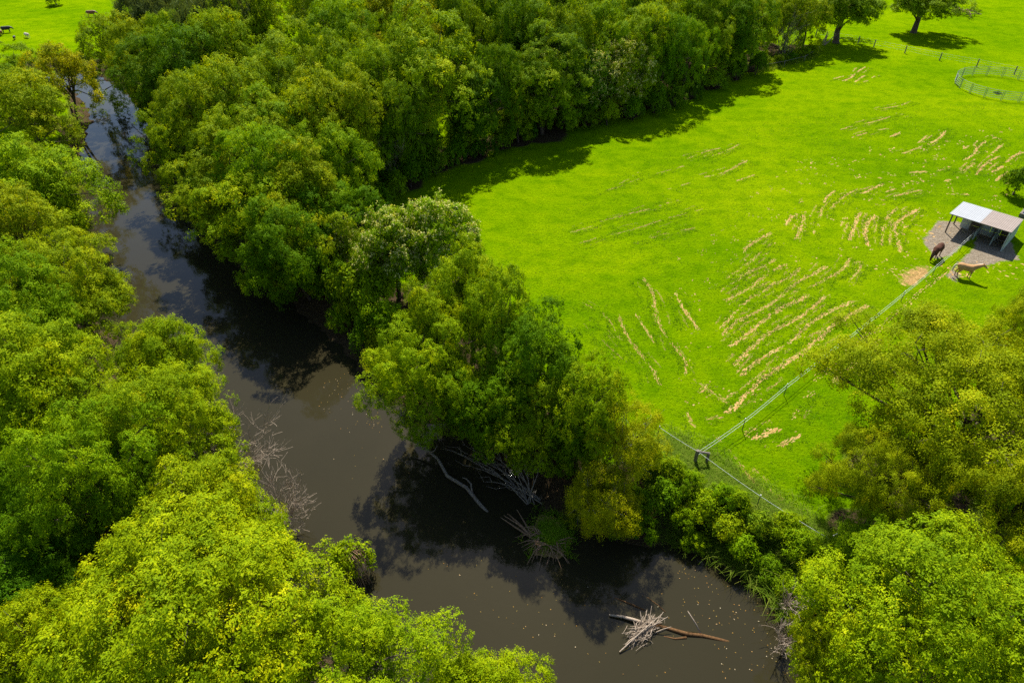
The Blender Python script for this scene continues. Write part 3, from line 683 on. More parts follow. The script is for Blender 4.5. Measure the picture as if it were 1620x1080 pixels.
# long rough grass on the bank and along the tape fences
q = px_poly_points([(1035, 700), (1070, 700), (1110, 728), (1205, 788), (1300, 850), (1345, 870), (1330, 950), (1290, 950), (1230, 925), (1170, 880), (1090, 850), (1040, 800)], 5200, ZP-.3, rng)
q = q+rng.normal(0, .75, q.shape)
hz, dz = ground_h(q[:, 0], q[:, 1]); q = q[dz > .3]; hz = hz[dz > .3]
v, f, t = blades(rng, np.c_[q, hz-.03], 7, .55, .5, .04, 1.25)
q2 = px_poly_points([(1192, 118), (1225, 112), (1290, 92), (1298, 80), (1280, 78), (1220, 98)], 700, ZP, rng)
v2, f2, t2 = blades(rng, np.c_[q2, np.full(len(q2), ZP-.03)], 5, .7, .6, .06, .6)
o = tag(link(bpy.data.objects.new('long_grass', mesh_np('long_grass', np.r_[v, v2], np.r_[f, f2+len(v)], M['reed'], tint=np.r_[t, t2]))), 'long rough green grass along the river bank and fence', 'grass', kind='stuff')

# ------------------------------------------------------------------ bare soil rows left by the mower and cattle
ROWS = [  # strength, width (m), photo pixels
 (1, .55, [(1148, 652), (1157, 643), (1177, 625), (1188, 618), (1212, 598), (1237, 580), (1257, 563), (1283, 543), (1307, 527), (1332, 508), (1352, 493), (1372, 481)]),
 (.85, .5, [(1175, 595), (1200, 572), (1217, 558), (1247, 540), (1277, 518), (1297, 505), (1318, 490), (1343, 475)]),
 (.85, .5, [(1160, 577), (1180, 557), (1210, 535), (1233, 518), (1257, 503), (1293, 480), (1307, 470)]),
 (.85, .55, [(1155, 547), (1177, 528), (1200, 513), (1220, 500), (1243, 485), (1275, 465)]),
 (.7, .5, [(1148, 530), (1163, 513), (1187, 497), (1210, 483), (1237, 467), (1260, 450), (1280, 437), (1305, 420)]),
 (.65, .45, [(1140, 517), (1160, 493), (1180, 478), (1205, 465), (1223, 450), (1247, 437), (1265, 423)]),
 (.6, .5, [(1150, 475), (1177, 458), (1197, 445), (1217, 433), (1243, 420)]),
 (.5, .5, [(1135, 462), (1180, 436), (1204, 423), (1224, 410)]),
 (.75, .4, [(1284, 456), (1310, 440), (1328, 427), (1345, 408)]), (.5, .4, [(1341, 443), (1354, 432), (1367, 419)]),
 (.4, .4, [(1150, 440), (1180, 417), (1200, 402), (1226, 384)]), (.7, .45, [(1180, 395), (1198, 382), (1219, 366)]),
 (.8, .5, [(1348, 380), (1350, 358), (1354, 343), (1361, 336)]), (.85, .5, [(1372, 388), (1372, 364), (1374, 352), (1384, 340)]),
 (.55, .4, [(1397, 388), (1395, 362), (1397, 349), (1404, 343), (1422, 330)]), (.75, .45, [(1420, 397), (1417, 365), (1419, 354), (1434, 341), (1452, 328)]),
 (.6, .5, [(1330, 356), (1334, 343)]), (.7, .45, [(1256, 378), (1263, 365), (1272, 347), (1273, 341)]), (.8, .5, [(1245, 356), (1256, 341)]),
 (.5, .4, [(1295, 341), (1300, 327), (1310, 314), (1321, 302)]), (.5, .4, [(1315, 330), (1328, 319), (1341, 308), (1354, 299)]), (.5, .4, [(1282, 378), (1286, 365)]),
 (.6, .45, [(1361, 306), (1378, 300), (1402, 291)]), (.5, .4, [(1398, 304), (1417, 299)]), (.5, .4, [(1404, 321), (1421, 310), (1454, 300)]),
 (.5, .4, [(1429, 242), (1451, 236), (1463, 232), (1475, 224), (1484, 218), (1501, 204)]), (.5, .4, [(1525, 253), (1535, 246), (1546, 235), (1561, 224), (1574, 217)]),
 (.6, .4, [(1541, 275), (1555, 264), (1567, 256), (1580, 247)]), (.6, .4, [(1568, 271), (1587, 261), (1605, 249), (1619, 240)]), (.6, .4, [(1577, 286), (1589, 277), (1596, 272)]),
 (.5, .4, [(1488, 270), (1498, 267), (1519, 271), (1541, 258)]), (.4, .5, [(1442, 274), (1467, 272)]), (.5, .5, [(1495, 286), (1519, 281)]), (.5, .4, [(1504, 308), (1527, 308)]),
 (.4, .35, [(1451, 225), (1466, 215)]), (.5, .4, [(1525, 235), (1533, 230)]), (.4, .4, [(1568, 241), (1593, 227)]),
 (.6, .4, [(1332, 128), (1350, 121), (1367, 106)]), (.4, .4, [(1308, 127), (1334, 121)]), (.5, .4, [(1352, 129), (1376, 117)]), (.4, .4, [(1380, 123), (1393, 119)]), (.3, .35, [(1354, 134), (1373, 128)]),
 (.4, .3, [(1389, 174), (1417, 168), (1441, 160)]), (.4, .35, [(1332, 206), (1348, 200), (1376, 193), (1428, 181)]), (.4, .35, [(1350, 217), (1372, 211), (1404, 202)]), (.5, .4, [(1410, 217), (1426, 210)]),
 (.45, .32, [(900, 367), (928, 359), (955, 350), (983, 343), (1018, 332), (1057, 321), (1076, 317)]), (.45, .32, [(918, 387), (963, 371), (996, 363), (1035, 353), (1074, 341), (1109, 330)]),
 (.4, .32, [(1005, 385), (1030, 379), (1044, 373), (1067, 367), (1098, 359)]), (.45, .3, [(1057, 298), (1089, 289)]), (.6, .35, [(1116, 280), (1141, 273), (1185, 255)]), (.45, .3, [(1161, 289), (1192, 276)]),
 (.5, .3, [(1087, 251), (1126, 238), (1139, 234)]), (.4, .3, [(1113, 253), (1139, 243), (1168, 228)]), (.15, .3, [(941, 309), (1011, 273)]), (.2, .3, [(960, 300), (1080, 262)]),
 (.5, .28, [(922, 478), (954, 498), (983, 537)]), (.4, .22, [(918, 511), (949, 529), (970, 552), (991, 573)]), (.6, .35, [(980, 500), (993, 526), (1011, 557), (1030, 586), (1041, 609)]), (.5, .35, [(1009, 498), (1030, 541)]),
 (.6, .4, [(1017, 441), (1030, 464), (1040, 493), (1050, 524), (1066, 550), (1079, 568), (1084, 591)]), (.8, .45, [(1072, 464), (1087, 495), (1102, 521)]),
 (.7, .5, [(1110, 622), (1125, 608)]), (.5, .5, [(1118, 658), (1141, 658)]), (.5, .45, [(1084, 653), (1094, 674)]), (.4, .5, [(1100, 600), (1150, 640)]),
 (.85, .7, [(1195, 697), (1215, 686), (1233, 677)]), (.8, .45, [(1238, 707), (1265, 687)]), (.45, .5, [(1252, 660), (1263, 647), (1293, 622)]), (.8, .6, [(1317, 602), (1330, 593)]), (.85, .6, [(1323, 597), (1355, 575)]), (.8, .5, [(1363, 592), (1380, 580)]), (.5, .5, [(1377, 550), (1395, 538)]),
 (.3, .4, [(1195, 740), (1215, 760), (1240, 790)]), (.3, .4, [(1130, 690), (1200, 770)]),
]
sv, sf, ST = [], [], []                           # soil patches; ST keeps spots for the taller grass beside the rows
def soil_patch(x, y, a, b, rot, rg, z=ZP, lift=.035):
    n = 9; base = len(sv); far_ = min(1.9, max(1, math.hypot(x, y)/58)); a *= far_; b *= far_; ca, sa = math.cos(rot), math.sin(rot)
    sv.append((x, y, z+lift*rg.uniform(.5, 1.2)))
    for k in range(n):
        an = 2*math.pi*k/n; r = rg.uniform(.4, 1.25)
        ex, ey = a*r*math.cos(an), b*r*math.sin(an)
        sv.append((x+ex*ca-ey*sa, y+ex*sa+ey*ca, z-.01))
    for k in range(n): sf.append((base, base+1+k, base+1+(k+1) % n))
rg = random.Random(3)
EXTRA = []
for st, wd, pts in ROWS:                          # fainter rows between the strong ones
    W = [at(a, b, ZP) for a, b in pts]; d0 = (W[-1]-W[0]).normalized(); n0 = Vector((-d0.y, d0.x, 0))
    if len(pts) > 2: EXTRA += [(st*.33, wd*.7, [w+n0*rg.uniform(.55, .85) for w in W]), (st*.2, wd*.6, [w-n0*rg.uniform(.5, .8) for w in W])]
for st, wd, pts in ROWS+EXTRA:
    W = [at(*w, ZP) if len(w) == 2 else w for w in pts]
    ph = rg.uniform(0, 100); L = 0
    for p, q_ in zip(W[:-1], W[1:]):
        seg = (q_-p); ln = seg.length; ang = math.atan2(seg.y, seg.x); nrm = Vector((-math.sin(ang), math.cos(ang), 0)); s = 0
        while s < ln:
            g = .5+.5*math.sin((L+s)*1.1+ph)*math.cos((L+s)*.47+ph*2.1)+rg.uniform(-.28, .28)
            pos = p+seg*(s/ln)+nrm*rg.gauss(0, wd*.1)+nrm*.18*math.sin((L+s)*.6+ph)
            if g < st+.12:
                k = .5+.5*st
                for _ in range(rg.choice([2, 2, 3, 3])):
                    pp = pos+nrm*rg.gauss(0, wd*.2)+seg.normalized()*rg.uniform(-.15, .15)
                    soil_patch(pp.x, pp.y, rg.uniform(.10, .46)*k, rg.uniform(.03, .095)*k*(wd/.45), ang+rg.gauss(0, .18), rg, lift=.02)
            if rg.random() < .5: pp = pos-nrm*rg.uniform(.35, .65)*(1 if nrm.y > 0 else -1); ST.append((pp.x, pp.y))
            s += .12
        L += ln
q = px_poly_points([(1060, 420), (1250, 250), (1420, 230), (1600, 200), (1600, 320), (1440, 420), (1250, 600), (1130, 680), (1080, 640)], 330, ZP, rng)
for x, y in q:
    for _ in range(rg.randint(1, 4)):
        soil_patch(x+rg.gauss(0, .2), y+rg.gauss(0, .2), rg.uniform(.05, .2), rg.uniform(.03, .1), .8+rg.uniform(-.6, .6), rg)
trk = [at(a_, b_, ZP) for a_, b_ in [(1290, 603), (1310, 583), (1340, 557), (1365, 536), (1397, 514), (1430, 483), (1460, 458), (1485, 440), (1505, 428)]]
for p, q_ in zip(trk[:-1], trk[1:]):
    d = q_-p; n_ = max(2, int(d.length/.11)); an = math.atan2(d.y, d.x)
    for k in range(n_):
        if rg.random() < .85: c = p+d*(k/n_); soil_patch(c.x+rg.gauss(0, .14), c.y+rg.gauss(0, .14), rg.uniform(.12, .35), rg.uniform(.05, .12), an+rg.gauss(0, .2), rg, lift=.012)
for (cx, cy, rx, ry, n) in [(1432, 432, 2.2, 2.0, 40), (1470, 365, 2.2, 3.5, 20), (1585, 425, 3.2, 1.8, 25), (1510, 430, 1.6, 2.0, 25)]:
    c = at(cx, cy, ZP)
    for _ in range(n): soil_patch(c.x+rg.gauss(0, rx*.5), c.y+rg.gauss(0, ry*.5), rg.uniform(.06, .35), rg.uniform(.05, .2), rg.uniform(0, 3.1), rg, lift=.02)
me = bpy.data.meshes.new('bare_soil'); me.from_pydata(sv, [], sf); me.materials.append(M['soil'])
tag(link(bpy.data.objects.new('bare_soil', me)), 'broken rows of tan bare soil across the green paddock', 'soil', kind='stuff')

# short paddock grass that catches the light, thicker beside the soil rows
q = px_poly_points([(760, 420), (1000, 260), (1250, 180), (1620, 160), (1900, 420), (1500, 700), (1290, 850), (1060, 700), (940, 560)], 20000, ZP, rng)
yc = at(1535, 395, ZP); keep = (river_dist(q[:, 0], q[:, 1]) > 4) & (np.hypot(q[:, 0]-yc.x, q[:, 1]-yc.y) > 6); q = q[keep]
clump = .5+.5*np.sin(q[:, 0]*.33+2*np.sin(q[:, 1]*.21))*np.sin(q[:, 1]*.29+1.5*np.sin(q[:, 0]*.17)); q = q[rng.random(len(q)) < .25+.75*clump]
v, f, t = blades(rng, np.c_[q, np.full(len(q), ZP-.02)], 4, .12, .3, .05, .9, 2)
qs = np.array(ST); v2, f2, t2 = blades(rng, np.c_[qs, np.full(len(qs), ZP-.02)], 6, .17, .35, .05, .9, 2)
tag(link(bpy.data.objects.new('meadow_grass', mesh_np('meadow_grass', np.r_[v, v2], np.r_[f, f2+len(v)], M['grass_blade'], tint=np.r_[t, t2*.75]))), 'short bright paddock grass with taller dark tufts beside soil rows', 'grass', kind='stuff')

# ------------------------------------------------------------------ fences
def ribbon(mb, a, b, w, sag=.04, n=8):
    """flat vertical tape between two points, a few millimetres thick"""
    a, b = Vector(a), Vector(b); d = (b-a); s = Vector((-d.y, d.x, 0)).normalized()*.006; up = Vector((0, 0, w/2))
    for k in range(n):
        p = a+d*(k/n); q_ = a+d*((k+1)/n)
        p.z -= sag*4*(k/n)*(1-k/n); q_.z -= sag*4*((k+1)/n)*(1-(k+1)/n)
        mb.box((p+q_)/2, (q_-p)/2, s, up)
    return mb
def step_post(parent, loc, h=1.1):
    o = MB().tube([(loc[0], loc[1], loc[2]-.1), (loc[0]+.01, loc[1], loc[2]+h)], [.03, .025], 6).obj('post', M['fence_post'], parent)
    MB().tube([(loc[0]+.01, loc[1], loc[2]+h-.02), (loc[0]+.01, loc[1], loc[2]+h+.09)], [.04, .035], 6).obj('post_cap', M['cap'], o)
    return o
corner = at(1101, 731, ZP)
fp = [corner]+[at(a, b, ZP) for a, b in [(1174, 680), (1240, 625), (1310, 569), (1371, 521), (1425, 477), (1475, 435), (1518, 397)]]+[at(1548, 369, ZP)]
fe = tag(empty('tape_fence', corner), 'double white tape fence running from the wooden corner post to the shelter', 'fence')
inv = Matrix.Translation(-corner)
def rel(p, base): return Vector(p)-Vector(base)
for p in fp[1:-1]: step_post(fe, rel(p, corner))
for hgt in (1.08, .72):
    mb = MB()
    for p, q_ in zip(fp[:-1], fp[1:]): ribbon(mb, rel(p, corner)+Vector((0, 0, hgt)), rel(q_, corner)+Vector((0, 0, hgt)), .04, .06)
    mb.obj('tape', M['tape'], fe)
ce = tag(empty('corner_post', corner), 'weathered wooden corner post with a leaning brace where the tape fences meet', 'post')
MB().tube([(-.08, 0, -.2), (-.08, 0, .6), (-.07, 0, 1.2)], [.13, .125, .12], 10).obj('post', M['post_wood'], ce)
MB().tube([(-.02, .02, 1.02), (.75, -.08, .98)], [.1, .09], 8).obj('brace_rail', M['post_wood'], ce)
MB().tube([(.68, -.08, -.2), (.7, -.08, 1.02)], [.1, .1], 8).obj('brace_post', M['post_wood'], ce)
rf = tag(empty('tape_fence', at(1197, 793, ZP)), 'single white tape fence along the top of the river bank', 'fence'); rb = rf.location.copy()
rp = [at(1040, 692, ZP), corner, at(1197, 801, ZP), at(1300, 866, ZP), at(1400, 935, ZP)]
step_post(rf, rel(rp[2], rb)); po = step_post(rf, rel(rp[3], rb)); step_post(rf, rel(rp[0], rb))
MB().box(rel(rp[3], rb)+Vector((.22, .03, 1.08)), (.16, 0, 0), (0, .04, 0), (0, 0, .04)).obj('insulator', M['yellow'], rf)
MB().tube([rel(rp[3], rb)+Vector((.36, .05, 1.08)), rel(rp[3], rb)+Vector((.8, .25, 1.2))], [.035, .03], 6).obj('gate_handle', M['cap'], rf)
mb = MB()
for p, q_ in zip(rp[:-1], rp[1:]): ribbon(mb, rel(p, rb)+Vector((0, 0, 1.05)), rel(q_, rb)+Vector((0, 0, 1.05)), .035, .05)
mb.obj('tape', M['tape'], rf)

wf = [at(a, b, ZP) for a, b in [(1290, 58), (1357, 69), (1382, 75), (1431, 84.5), (1486, 96), (1544.5, 106), (1604, 118), (1670, 130)]]
we = tag(empty('wire_fence', wf[3]), 'dark post and wire fence crossing the pasture behind the round pen', 'fence')
for p in wf:
    b = rel(p, wf[3]); MB().tube([b+Vector((0, 0, -.2)), b+Vector((.02, 0, .7)), b+Vector((.03, .02, 1.35))], [.1, .095, .085], 8).obj('post', M['post_wood'], we)
for hgt in (1.25, .9, .5):
    mb = MB()
    for p, q_ in zip(wf[:-1], wf[1:]): mb.tube([rel(p, wf[3])+Vector((0, 0, hgt)), rel(p, wf[3]).lerp(rel(q_, wf[3]), .5)+Vector((0, 0, hgt-.03)), rel(q_, wf[3])+Vector((0, 0, hgt))], .006 if hgt < 1.2 else .009, 4)
    mb.obj('wire', M['steel'], we)
ef = [at(a, b, ZP) for a, b in [(1205, 111), (1240, 105), (1272, 97), (1294, 84)]]
ee = tag(empty('rail_fence', ef[1]), 'short pale rail fence half hidden in rough grass at the wood end', 'fence')
for p in ef: b = rel(p, ef[1]); MB().tube([b+Vector((0, 0, -.2)), b+Vector((0, 0, 1.0))], [.07, .06], 6).obj('post', M['post_wood'], ee)
for p, q_ in zip(ef[:-1], ef[1:]): MB().tube([rel(p, ef[1])+Vector((0, 0, .85)), rel(q_, ef[1])+Vector((0, 0, .85))], .03, 6).obj('rail', M['post_wood'], ee)

# round pen of steel panels
PC, PR, NP = Vector((79.3, 112.4, ZP)), 6.8, 18
pen = tag(empty('round_pen', PC), 'round horse pen of grey steel rail panels on the paddock', 'pen')
for k in range(NP):
    a0 = 2*math.pi*k/NP+.015; a1 = 2*math.pi*(k+1)/NP-.015
    P = [Vector((PR*math.cos(a0+(a1-a0)*t), PR*math.sin(a0+(a1-a0)*t), 0)) for t in (0, .33, .66, 1)]
    pan = None
    mb = MB()
    for q_ in (P[0], P[3]): mb.tube([q_+Vector((0, 0, -.05)), q_+Vector((0, 0, 1.5))], .035, 6)
    pan = mb.obj('panel', M['steel'], pen)
    for hgt in (.3, .58, .86, 1.14, 1.45): MB().tube([q_+Vector((0, 0, hgt)) for q_ in P], .022, 5).obj('rail', M['steel'], pan)

# ------------------------------------------------------------------ horse shelter
HF, HB = 2.25, 1.95
FL, FR_, BL = at(1502.5, 337.5, ZP+HF), at(1600.2, 367.7, ZP+HF), at(1522.2, 318.3, ZP+HB)
e1 = (FR_-FL); e1.z = 0; W = e1.length; e1.normalize(); e2 = Vector((-e1.y, e1.x, 0)); DP = abs((BL-FL).dot(e2))
sh = empty('horse_shelter', (FL.x, FL.y, ZP), math.atan2(e1.y, e1.x)); tag(sh, 'open-fronted horse shelter with half white, half tan metal roof', 'shed')
ns = 8; sw = W/ns; roofs = []
for k in range(ns):                                # corrugated sheets, side by side
    v, f = [], []; m = 17
    for j in range(m):
        x = k*sw+(sw+.02)*j/(m-1); zz = .011*math.sin(2*math.pi*j/(m-1)*4+.4)+.005*(k % 2)
        for (yy, h) in ((-.02, HF), (DP+.02, HB)): v += [(x, yy, h+zz), (x, yy, h+zz-.012)]
    for j in range(m-1):
        b = j*4; f += [(b, b+4, b+6, b+2), (b+1, b+3, b+7, b+5), (b, b+1, b+5, b+4), (b+2, b+6, b+7, b+3)]
    f += [(0, 2, 3, 1), ((m-1)*4, (m-1)*4+1, (m-1)*4+3, (m-1)*4+2)]
    me = bpy.data.meshes.new('roof_sheet'); me.from_pydata(v, [], f); me.materials.append(M['roof_white'] if k < 4 else M['roof_tan'])
    o = link(bpy.data.objects.new('roof_sheet', me), sh); o['label'] = 'white roof sheet' if k < 4 else 'tan weathered roof sheet'
hgt = lambda y: HF+(HB-HF)*y/DP
for x, y, m in [(.28, .3, 'wall_dark'), (.3, DP*.62, 'wall_dark'), (.9, DP-.12, 'wall_dark'), (W*.33, DP*.5, 'post_wood'), (W*.5, DP*.5, 'post_wood'), (W*.72, DP*.5, 'post_wood'), (W-.12, DP-.12, 'post_wood'), (W-.12, .14, 'wall_pale'), (W*.78, DP*.45, 'wall_pale')]:
    MB().tube([(x, y, -.2), (x, y, hgt(y)-.06)], .07, 8).obj('post', M[m], sh)
for yy in (.14, DP-.12): MB().box((W/2, yy, hgt(yy)-.085), (W/2-.06, 0, 0), (0, .035, 0), (0, 0, .045)).obj('roof_beam', M['post_wood'], sh)
for k in range(5):                                 # rear wall of reused sheets
    x0 = .95+(W-1.1)*k/5; x1 = .95+(W-1.1)*(k+1)/5-.02
    for j in range(3):
        MB().box(((x0+x1)/2, DP*.55+.004*(j % 2), .33+j*.58), ((x1-x0)/2, 0, 0), (0, .015, 0), (0, 0, .28)).obj('wall_board', M[['wall_pale', 'wall_dark', 'wall_pale', 'wall_side', 'wall_dark'][k]], sh)
for j in range(6):                                 # end wall boards
    MB().box((W-.035+.004*(j % 2), DP/2, .17+j*.305), (.015, 0, 0), (0, DP/2-.03, 0), (0, 0, .145)).obj('wall_board', M['wall_side'], sh)
for x in (W*.5, W*.78):
    MB().box((x, DP*.28, .62), (.02, 0, 0), (0, DP*.22, 0), (0, 0, .5)).obj('stall_partition', M['wall_side'], sh)
# timber-edged blue pond liner beyond the shelter
tb = at(1634, 340, ZP); te = tag(empty('stock_trough', tb, math.atan2(e2.y, e2.x)), 'timber-edged trough with bright blue lining behind the shelter', 'trough')
for sx, sy, lx, ly in ((0, .95, 1.6, .1), (0, -.95, 1.6, .1), (1.5, 0, .1, .85), (-1.5, 0, .1, .85)):
    MB().box((sx, sy, .2), (lx, 0, 0), (0, ly, 0), (0, 0, .22)).obj('timber_edge', M['post_wood'], te)
MB().box((0, 0, .14), (1.4, 0, 0), (0, .85, 0), (0, 0, .14)).obj('liner', M['blue'], te)

# ------------------------------------------------------------------ horses and cattle
def quad_body(name, chains, mat, voxel=.035, ysq=.86):
    mb = MB()
    for pts, rad in chains: mb.tube(pts, rad, 12)
    me0 = mb.mesh(name+'_raw'); ob = bpy.data.objects.new(name+'_raw', me0); C.objects.link(ob)
    md = ob.modifiers.new('r', 'REMESH'); md.mode = 'VOXEL'; md.voxel_size = voxel
    sm = ob.modifiers.new('s', 'SMOOTH'); sm.iterations = 3; sm.factor = .5
    dg = bpy.context.evaluated_depsgraph_get(); dg.update()
    me = bpy.data.meshes.new_from_object(ob.evaluated_get(dg)); me.name = name
    bpy.data.objects.remove(ob); bpy.data.meshes.remove(me0)
    me.materials.clear(); me.materials.append(mat)
    me.polygons.foreach_set('use_smooth', np.ones(len(me.polygons), bool))
    return me
def horse_chains(neck, head, f1=(0, 0), h1=(0, 0)):
    ch = [([(-.86, 0, 1.18), (-.74, 0, 1.22), (-.52, 0, 1.2), (-.2, 0, 1.14), (.15, 0, 1.12), (.45, 0, 1.16), (.64, 0, 1.2), (.74, 0, 1.18)], [.15, .27, .345, .34, .36, .345, .29, .18])]
    ch += [(neck, [.28, .23, .175, .13]), (head, [.125, .13, .095, .07, .06])]
    for i, s in enumerate((-1, 1)):
        d = f1[i]
        ch.append(([(.5, s*.17, 1.12), (.5+d*.3, s*.17, .78), (.5+d*.6, s*.16, .52), (.49+d*.9, s*.155, .14), (.53+d, s*.155, .01)], [.15, .095, .058, .046, .062]))
        d = h1[i]
        ch.append(([(-.56, s*.18, 1.15), (-.47+d*.3, s*.19, .86), (-.68+d*.7, s*.18, .54), (-.64+d*.95, s*.165, .14), (-.59+d, s*.165, .01)], [.22, .15, .068, .05, .064]))
    hx, hy, hz_ = head[0]
    for s in (-1, 1): ch.append(([(hx, s*.07, hz_+.06), (hx+.01, s*.09, hz_+.21)], [.045, .015]))
    return ch
def make_horse(name, loc, heading, sc, neck, head, mats, label, tail, f1, h1):
    e = empty(name, loc, heading, (sc, sc, sc)); tag(e, label, 'horse')
    link(bpy.data.objects.new('body', quad_body('body', horse_chains(neck, head, f1, h1), M[mats[0]])), e)
    MB().tube(tail, [.03, .07, .085, .06, .02], 8).obj('tail', M[mats[1]], e, True)
    mb = MB(); pts = [Vector(p) for p in neck]+[Vector(head[0])]
    for k in range(14):
        t = k/13*(len(pts)-1); i = min(int(t), len(pts)-2); p = pts[i].lerp(pts[i+1], t-i)
        d = (pts[i+1]-pts[i]).normalized(); up = Vector((-d.z, 0, d.x)); r = .2-.09*k/13
        mb.tube([p+up*(r-.04), p+up*(r+.03)+Vector((0, .05, 0)), p+up*(r-.12)+Vector((0, .15-.05*k/13, 0))], [.04, .04, .015], 5)
    mb.obj('mane', M[mats[1]], e, True)
    return e
hh, fh = at(1514.5, 437, ZP), at(1531, 440, ZP); d = fh-hh
make_horse('horse', (hh+fh)/2, math.atan2(d.y, d.x), .98, [(.55, 0, 1.26), (.85, 0, 1.44), (1.08, 0, 1.56), (1.24, 0, 1.66)], [(1.22, 0, 1.68), (1.34, 0, 1.62), (1.47, 0, 1.52), (1.6, 0, 1.41), (1.66, 0, 1.36)],
           ('palomino', 'cream_hair'), 'pale golden horse with white mane and tail standing side-on by the worn yard', [(-.86, 0, 1.34), (-1.02, 0, 1.26), (-1.1, 0, .95), (-1.1, 0, .65), (-1.06, 0, .45)], (.04, -.1), (.1, -.08))
bp_ = at(1478.5, 407.5, ZP)
make_horse('horse', bp_, math.atan2(-.75, -.85), .97, [(.55, 0, 1.2), (.82, 0, 1.02), (1.02, 0, .75), (1.14, 0, .52)], [(1.14, 0, .55), (1.18, 0, .42), (1.2, 0, .3), (1.19, 0, .16), (1.18, 0, .07)],
           ('bay', 'black_hair'), 'dark bay horse with head down grazing beside the tape fence', [(-.86, 0, 1.32), (-.97, 0, 1.2), (-1.0, 0, .9), (-.98, 0, .6), (-.95, 0, .4)], (.14, -.1), (.05, -.12))
def cow_chains():
    ch = [([(-.9, 0, 1.0), (-.75, 0, 1.02), (-.4, 0, .95), (0, 0, .92), (.4, 0, .95), (.66, 0, 1.0), (.78, 0, 1.0)], [.18, .3, .36, .39, .36, .3, .18]),
          ([(.65, 0, 1.05), (.9, 0, 1.0), (1.08, 0, .9)], [.24, .18, .15]), ([(1.04, 0, .95), (1.2, 0, .8), (1.36, 0, .62)], [.15, .13, .09])]
    for s in (-1, 1):
        ch.append(([(.48, s*.2, .85), (.48, s*.2, .5), (.5, s*.2, .01)], [.13, .075, .065])); ch.append(([(-.66, s*.2, .9), (-.6, s*.2, .6), (-.7, s*.2, .38), (-.66, s*.2, .01)], [.2, .12, .07, .065]))
        ch.append(([(1.05, s*.1, 1.02), (1.03, s*.26, 1.04)], [.05, .03]))
    return ch
cow_me = {}
for px, py, hd, s, m, lab in [(12, 52, .4, .95, 'cow_black', 'black cow grazing on the bright pasture beyond the left bank trees'), (44, 60, 2.6, .7, 'cow_white', 'small pale and brown calf on the pasture near the black cow'), (24, 63, 1.9, .55, 'cow_black', 'tiny dark calf on the pasture next to the black cow'), (146, 27, .2, 1.0, 'cow_brown', 'red-brown cow at the edge of the far trees'), (3, 56, 2.2, .8, 'cow_brown', 'brown cow partly hidden beside the black cow')]:
    if m not in cow_me: cow_me[m] = quad_body('body', cow_chains(), M[m], .05)
    p = at(px, py, ZP); e = tag(empty('cow', p, hd, (s, s, s)), lab, 'cow', 'cattle on the far pasture')
    link(bpy.data.objects.new('body', cow_me[m]), e)
    MB().tube([(-.95, 0, 1.12), (-1.06, 0, .9), (-1.05, 0, .5)], [.04, .03, .05], 6).obj('tail', M[m], e)

# ------------------------------------------------------------------ dead wood
def branchy(mb, p, d, ln, r, depth, rg, up=.1, kink=.25, kids=(3, 4), sides=5):
    pts = [Vector(p)]; d = Vector(d).normalized(); n = 5; dirs = [d]
    for k in range(n):
        d = (d+Vector((rg.gauss(0, kink), rg.gauss(0, kink), rg.gauss(up, kink)))*.5).normalized()
        pts.append(pts[-1]+d*ln/n); dirs.append(d)
    mb.tube(pts, [max(.009, r*(1-.78*k/n)) for k in range(n+1)], sides if depth else 3)
    if depth:
        for _ in range(rg.randint(*kids)):
            k = rg.randint(1, n); dd = (dirs[k]+Vector((rg.gauss(0, .55), rg.gauss(0, .55), rg.gauss(.15, .4)))).normalized()
            branchy(mb, pts[k], dd, ln*rg.uniform(.45, .7), r*(1-.78*k/n)*.75+.003, depth-1, rg, up, kink, kids, sides)
def dead_tree(name, px, py, z, hgt, tilt, seed, mat, label, cat, stems=3, r=.07, depth=3, kids=(3, 4)):
    p = at(px, py, z); x, y = p.x, p.y; e = tag(empty(name, (x, y, max(gz(x, y), -.1))), label, cat); rg = random.Random(seed)
    for k in range(stems):
        mb = MB(); d = Vector((tilt[0]+rg.uniform(-.45, .45), tilt[1]+rg.uniform(-.45, .45), 1))
        branchy(mb, (rg.uniform(-.2, .2), rg.uniform(-.2, .2), -.3), d, hgt*rg.uniform(.7, .85), r, depth, rg, .12, .22, kids)
        mb.obj('stem', M[mat], e)
    return e
dead_tree('leafless_tree', 358, 765, .6, 5.4, (.2, .2), 4, 'driftwood', 'leafless grey tree leaning over the water, taller of the two on the far bank', 'tree', 6, .075, 3, (4, 6))
dead_tree('leafless_tree', 436, 838, .6, 3.7, (.25, .2), 9, 'driftwood', 'smaller leafless grey tree over the water behind the vivid lime tree', 'tree', 5, .055, 3, (4, 6))
dead_tree('dead_shrub', 1238, 96, ZP, 6.5, (0, 0), 14, 'deadwood', 'dead grey twiggy shrub standing at the thin end of the wood', 'shrub', 6, .07)
dead_tree('dead_shrub', 615, 262, ZP+3, 5.5, (.3, -.2), 17, 'deadwood', 'bare pale twiggy branches jutting from the dark wood above the paddock corner', 'shrub', 3, .05)
dead_tree('bare_stem', 797, 110, ZP, 15, (0, 0), 19, 'bark_grey', 'tall forked bare grey stem rising among dark trees of the wood', 'tree', 1, .2)
dead_tree('twiggy_shrub', 1255, 962, .6, 2.2, (-.3, 0), 21, 'driftwood', 'silvery twiggy half-dead shrub at the near bank by the water', 'shrub', 5, .03)
dead_tree('twiggy_shrub', 1252, 1025, .1, 1.8, (-.9, .1), 25, 'driftwood', 'bleached dead branches reaching from the near bank over the water', 'branch', 6, .035)
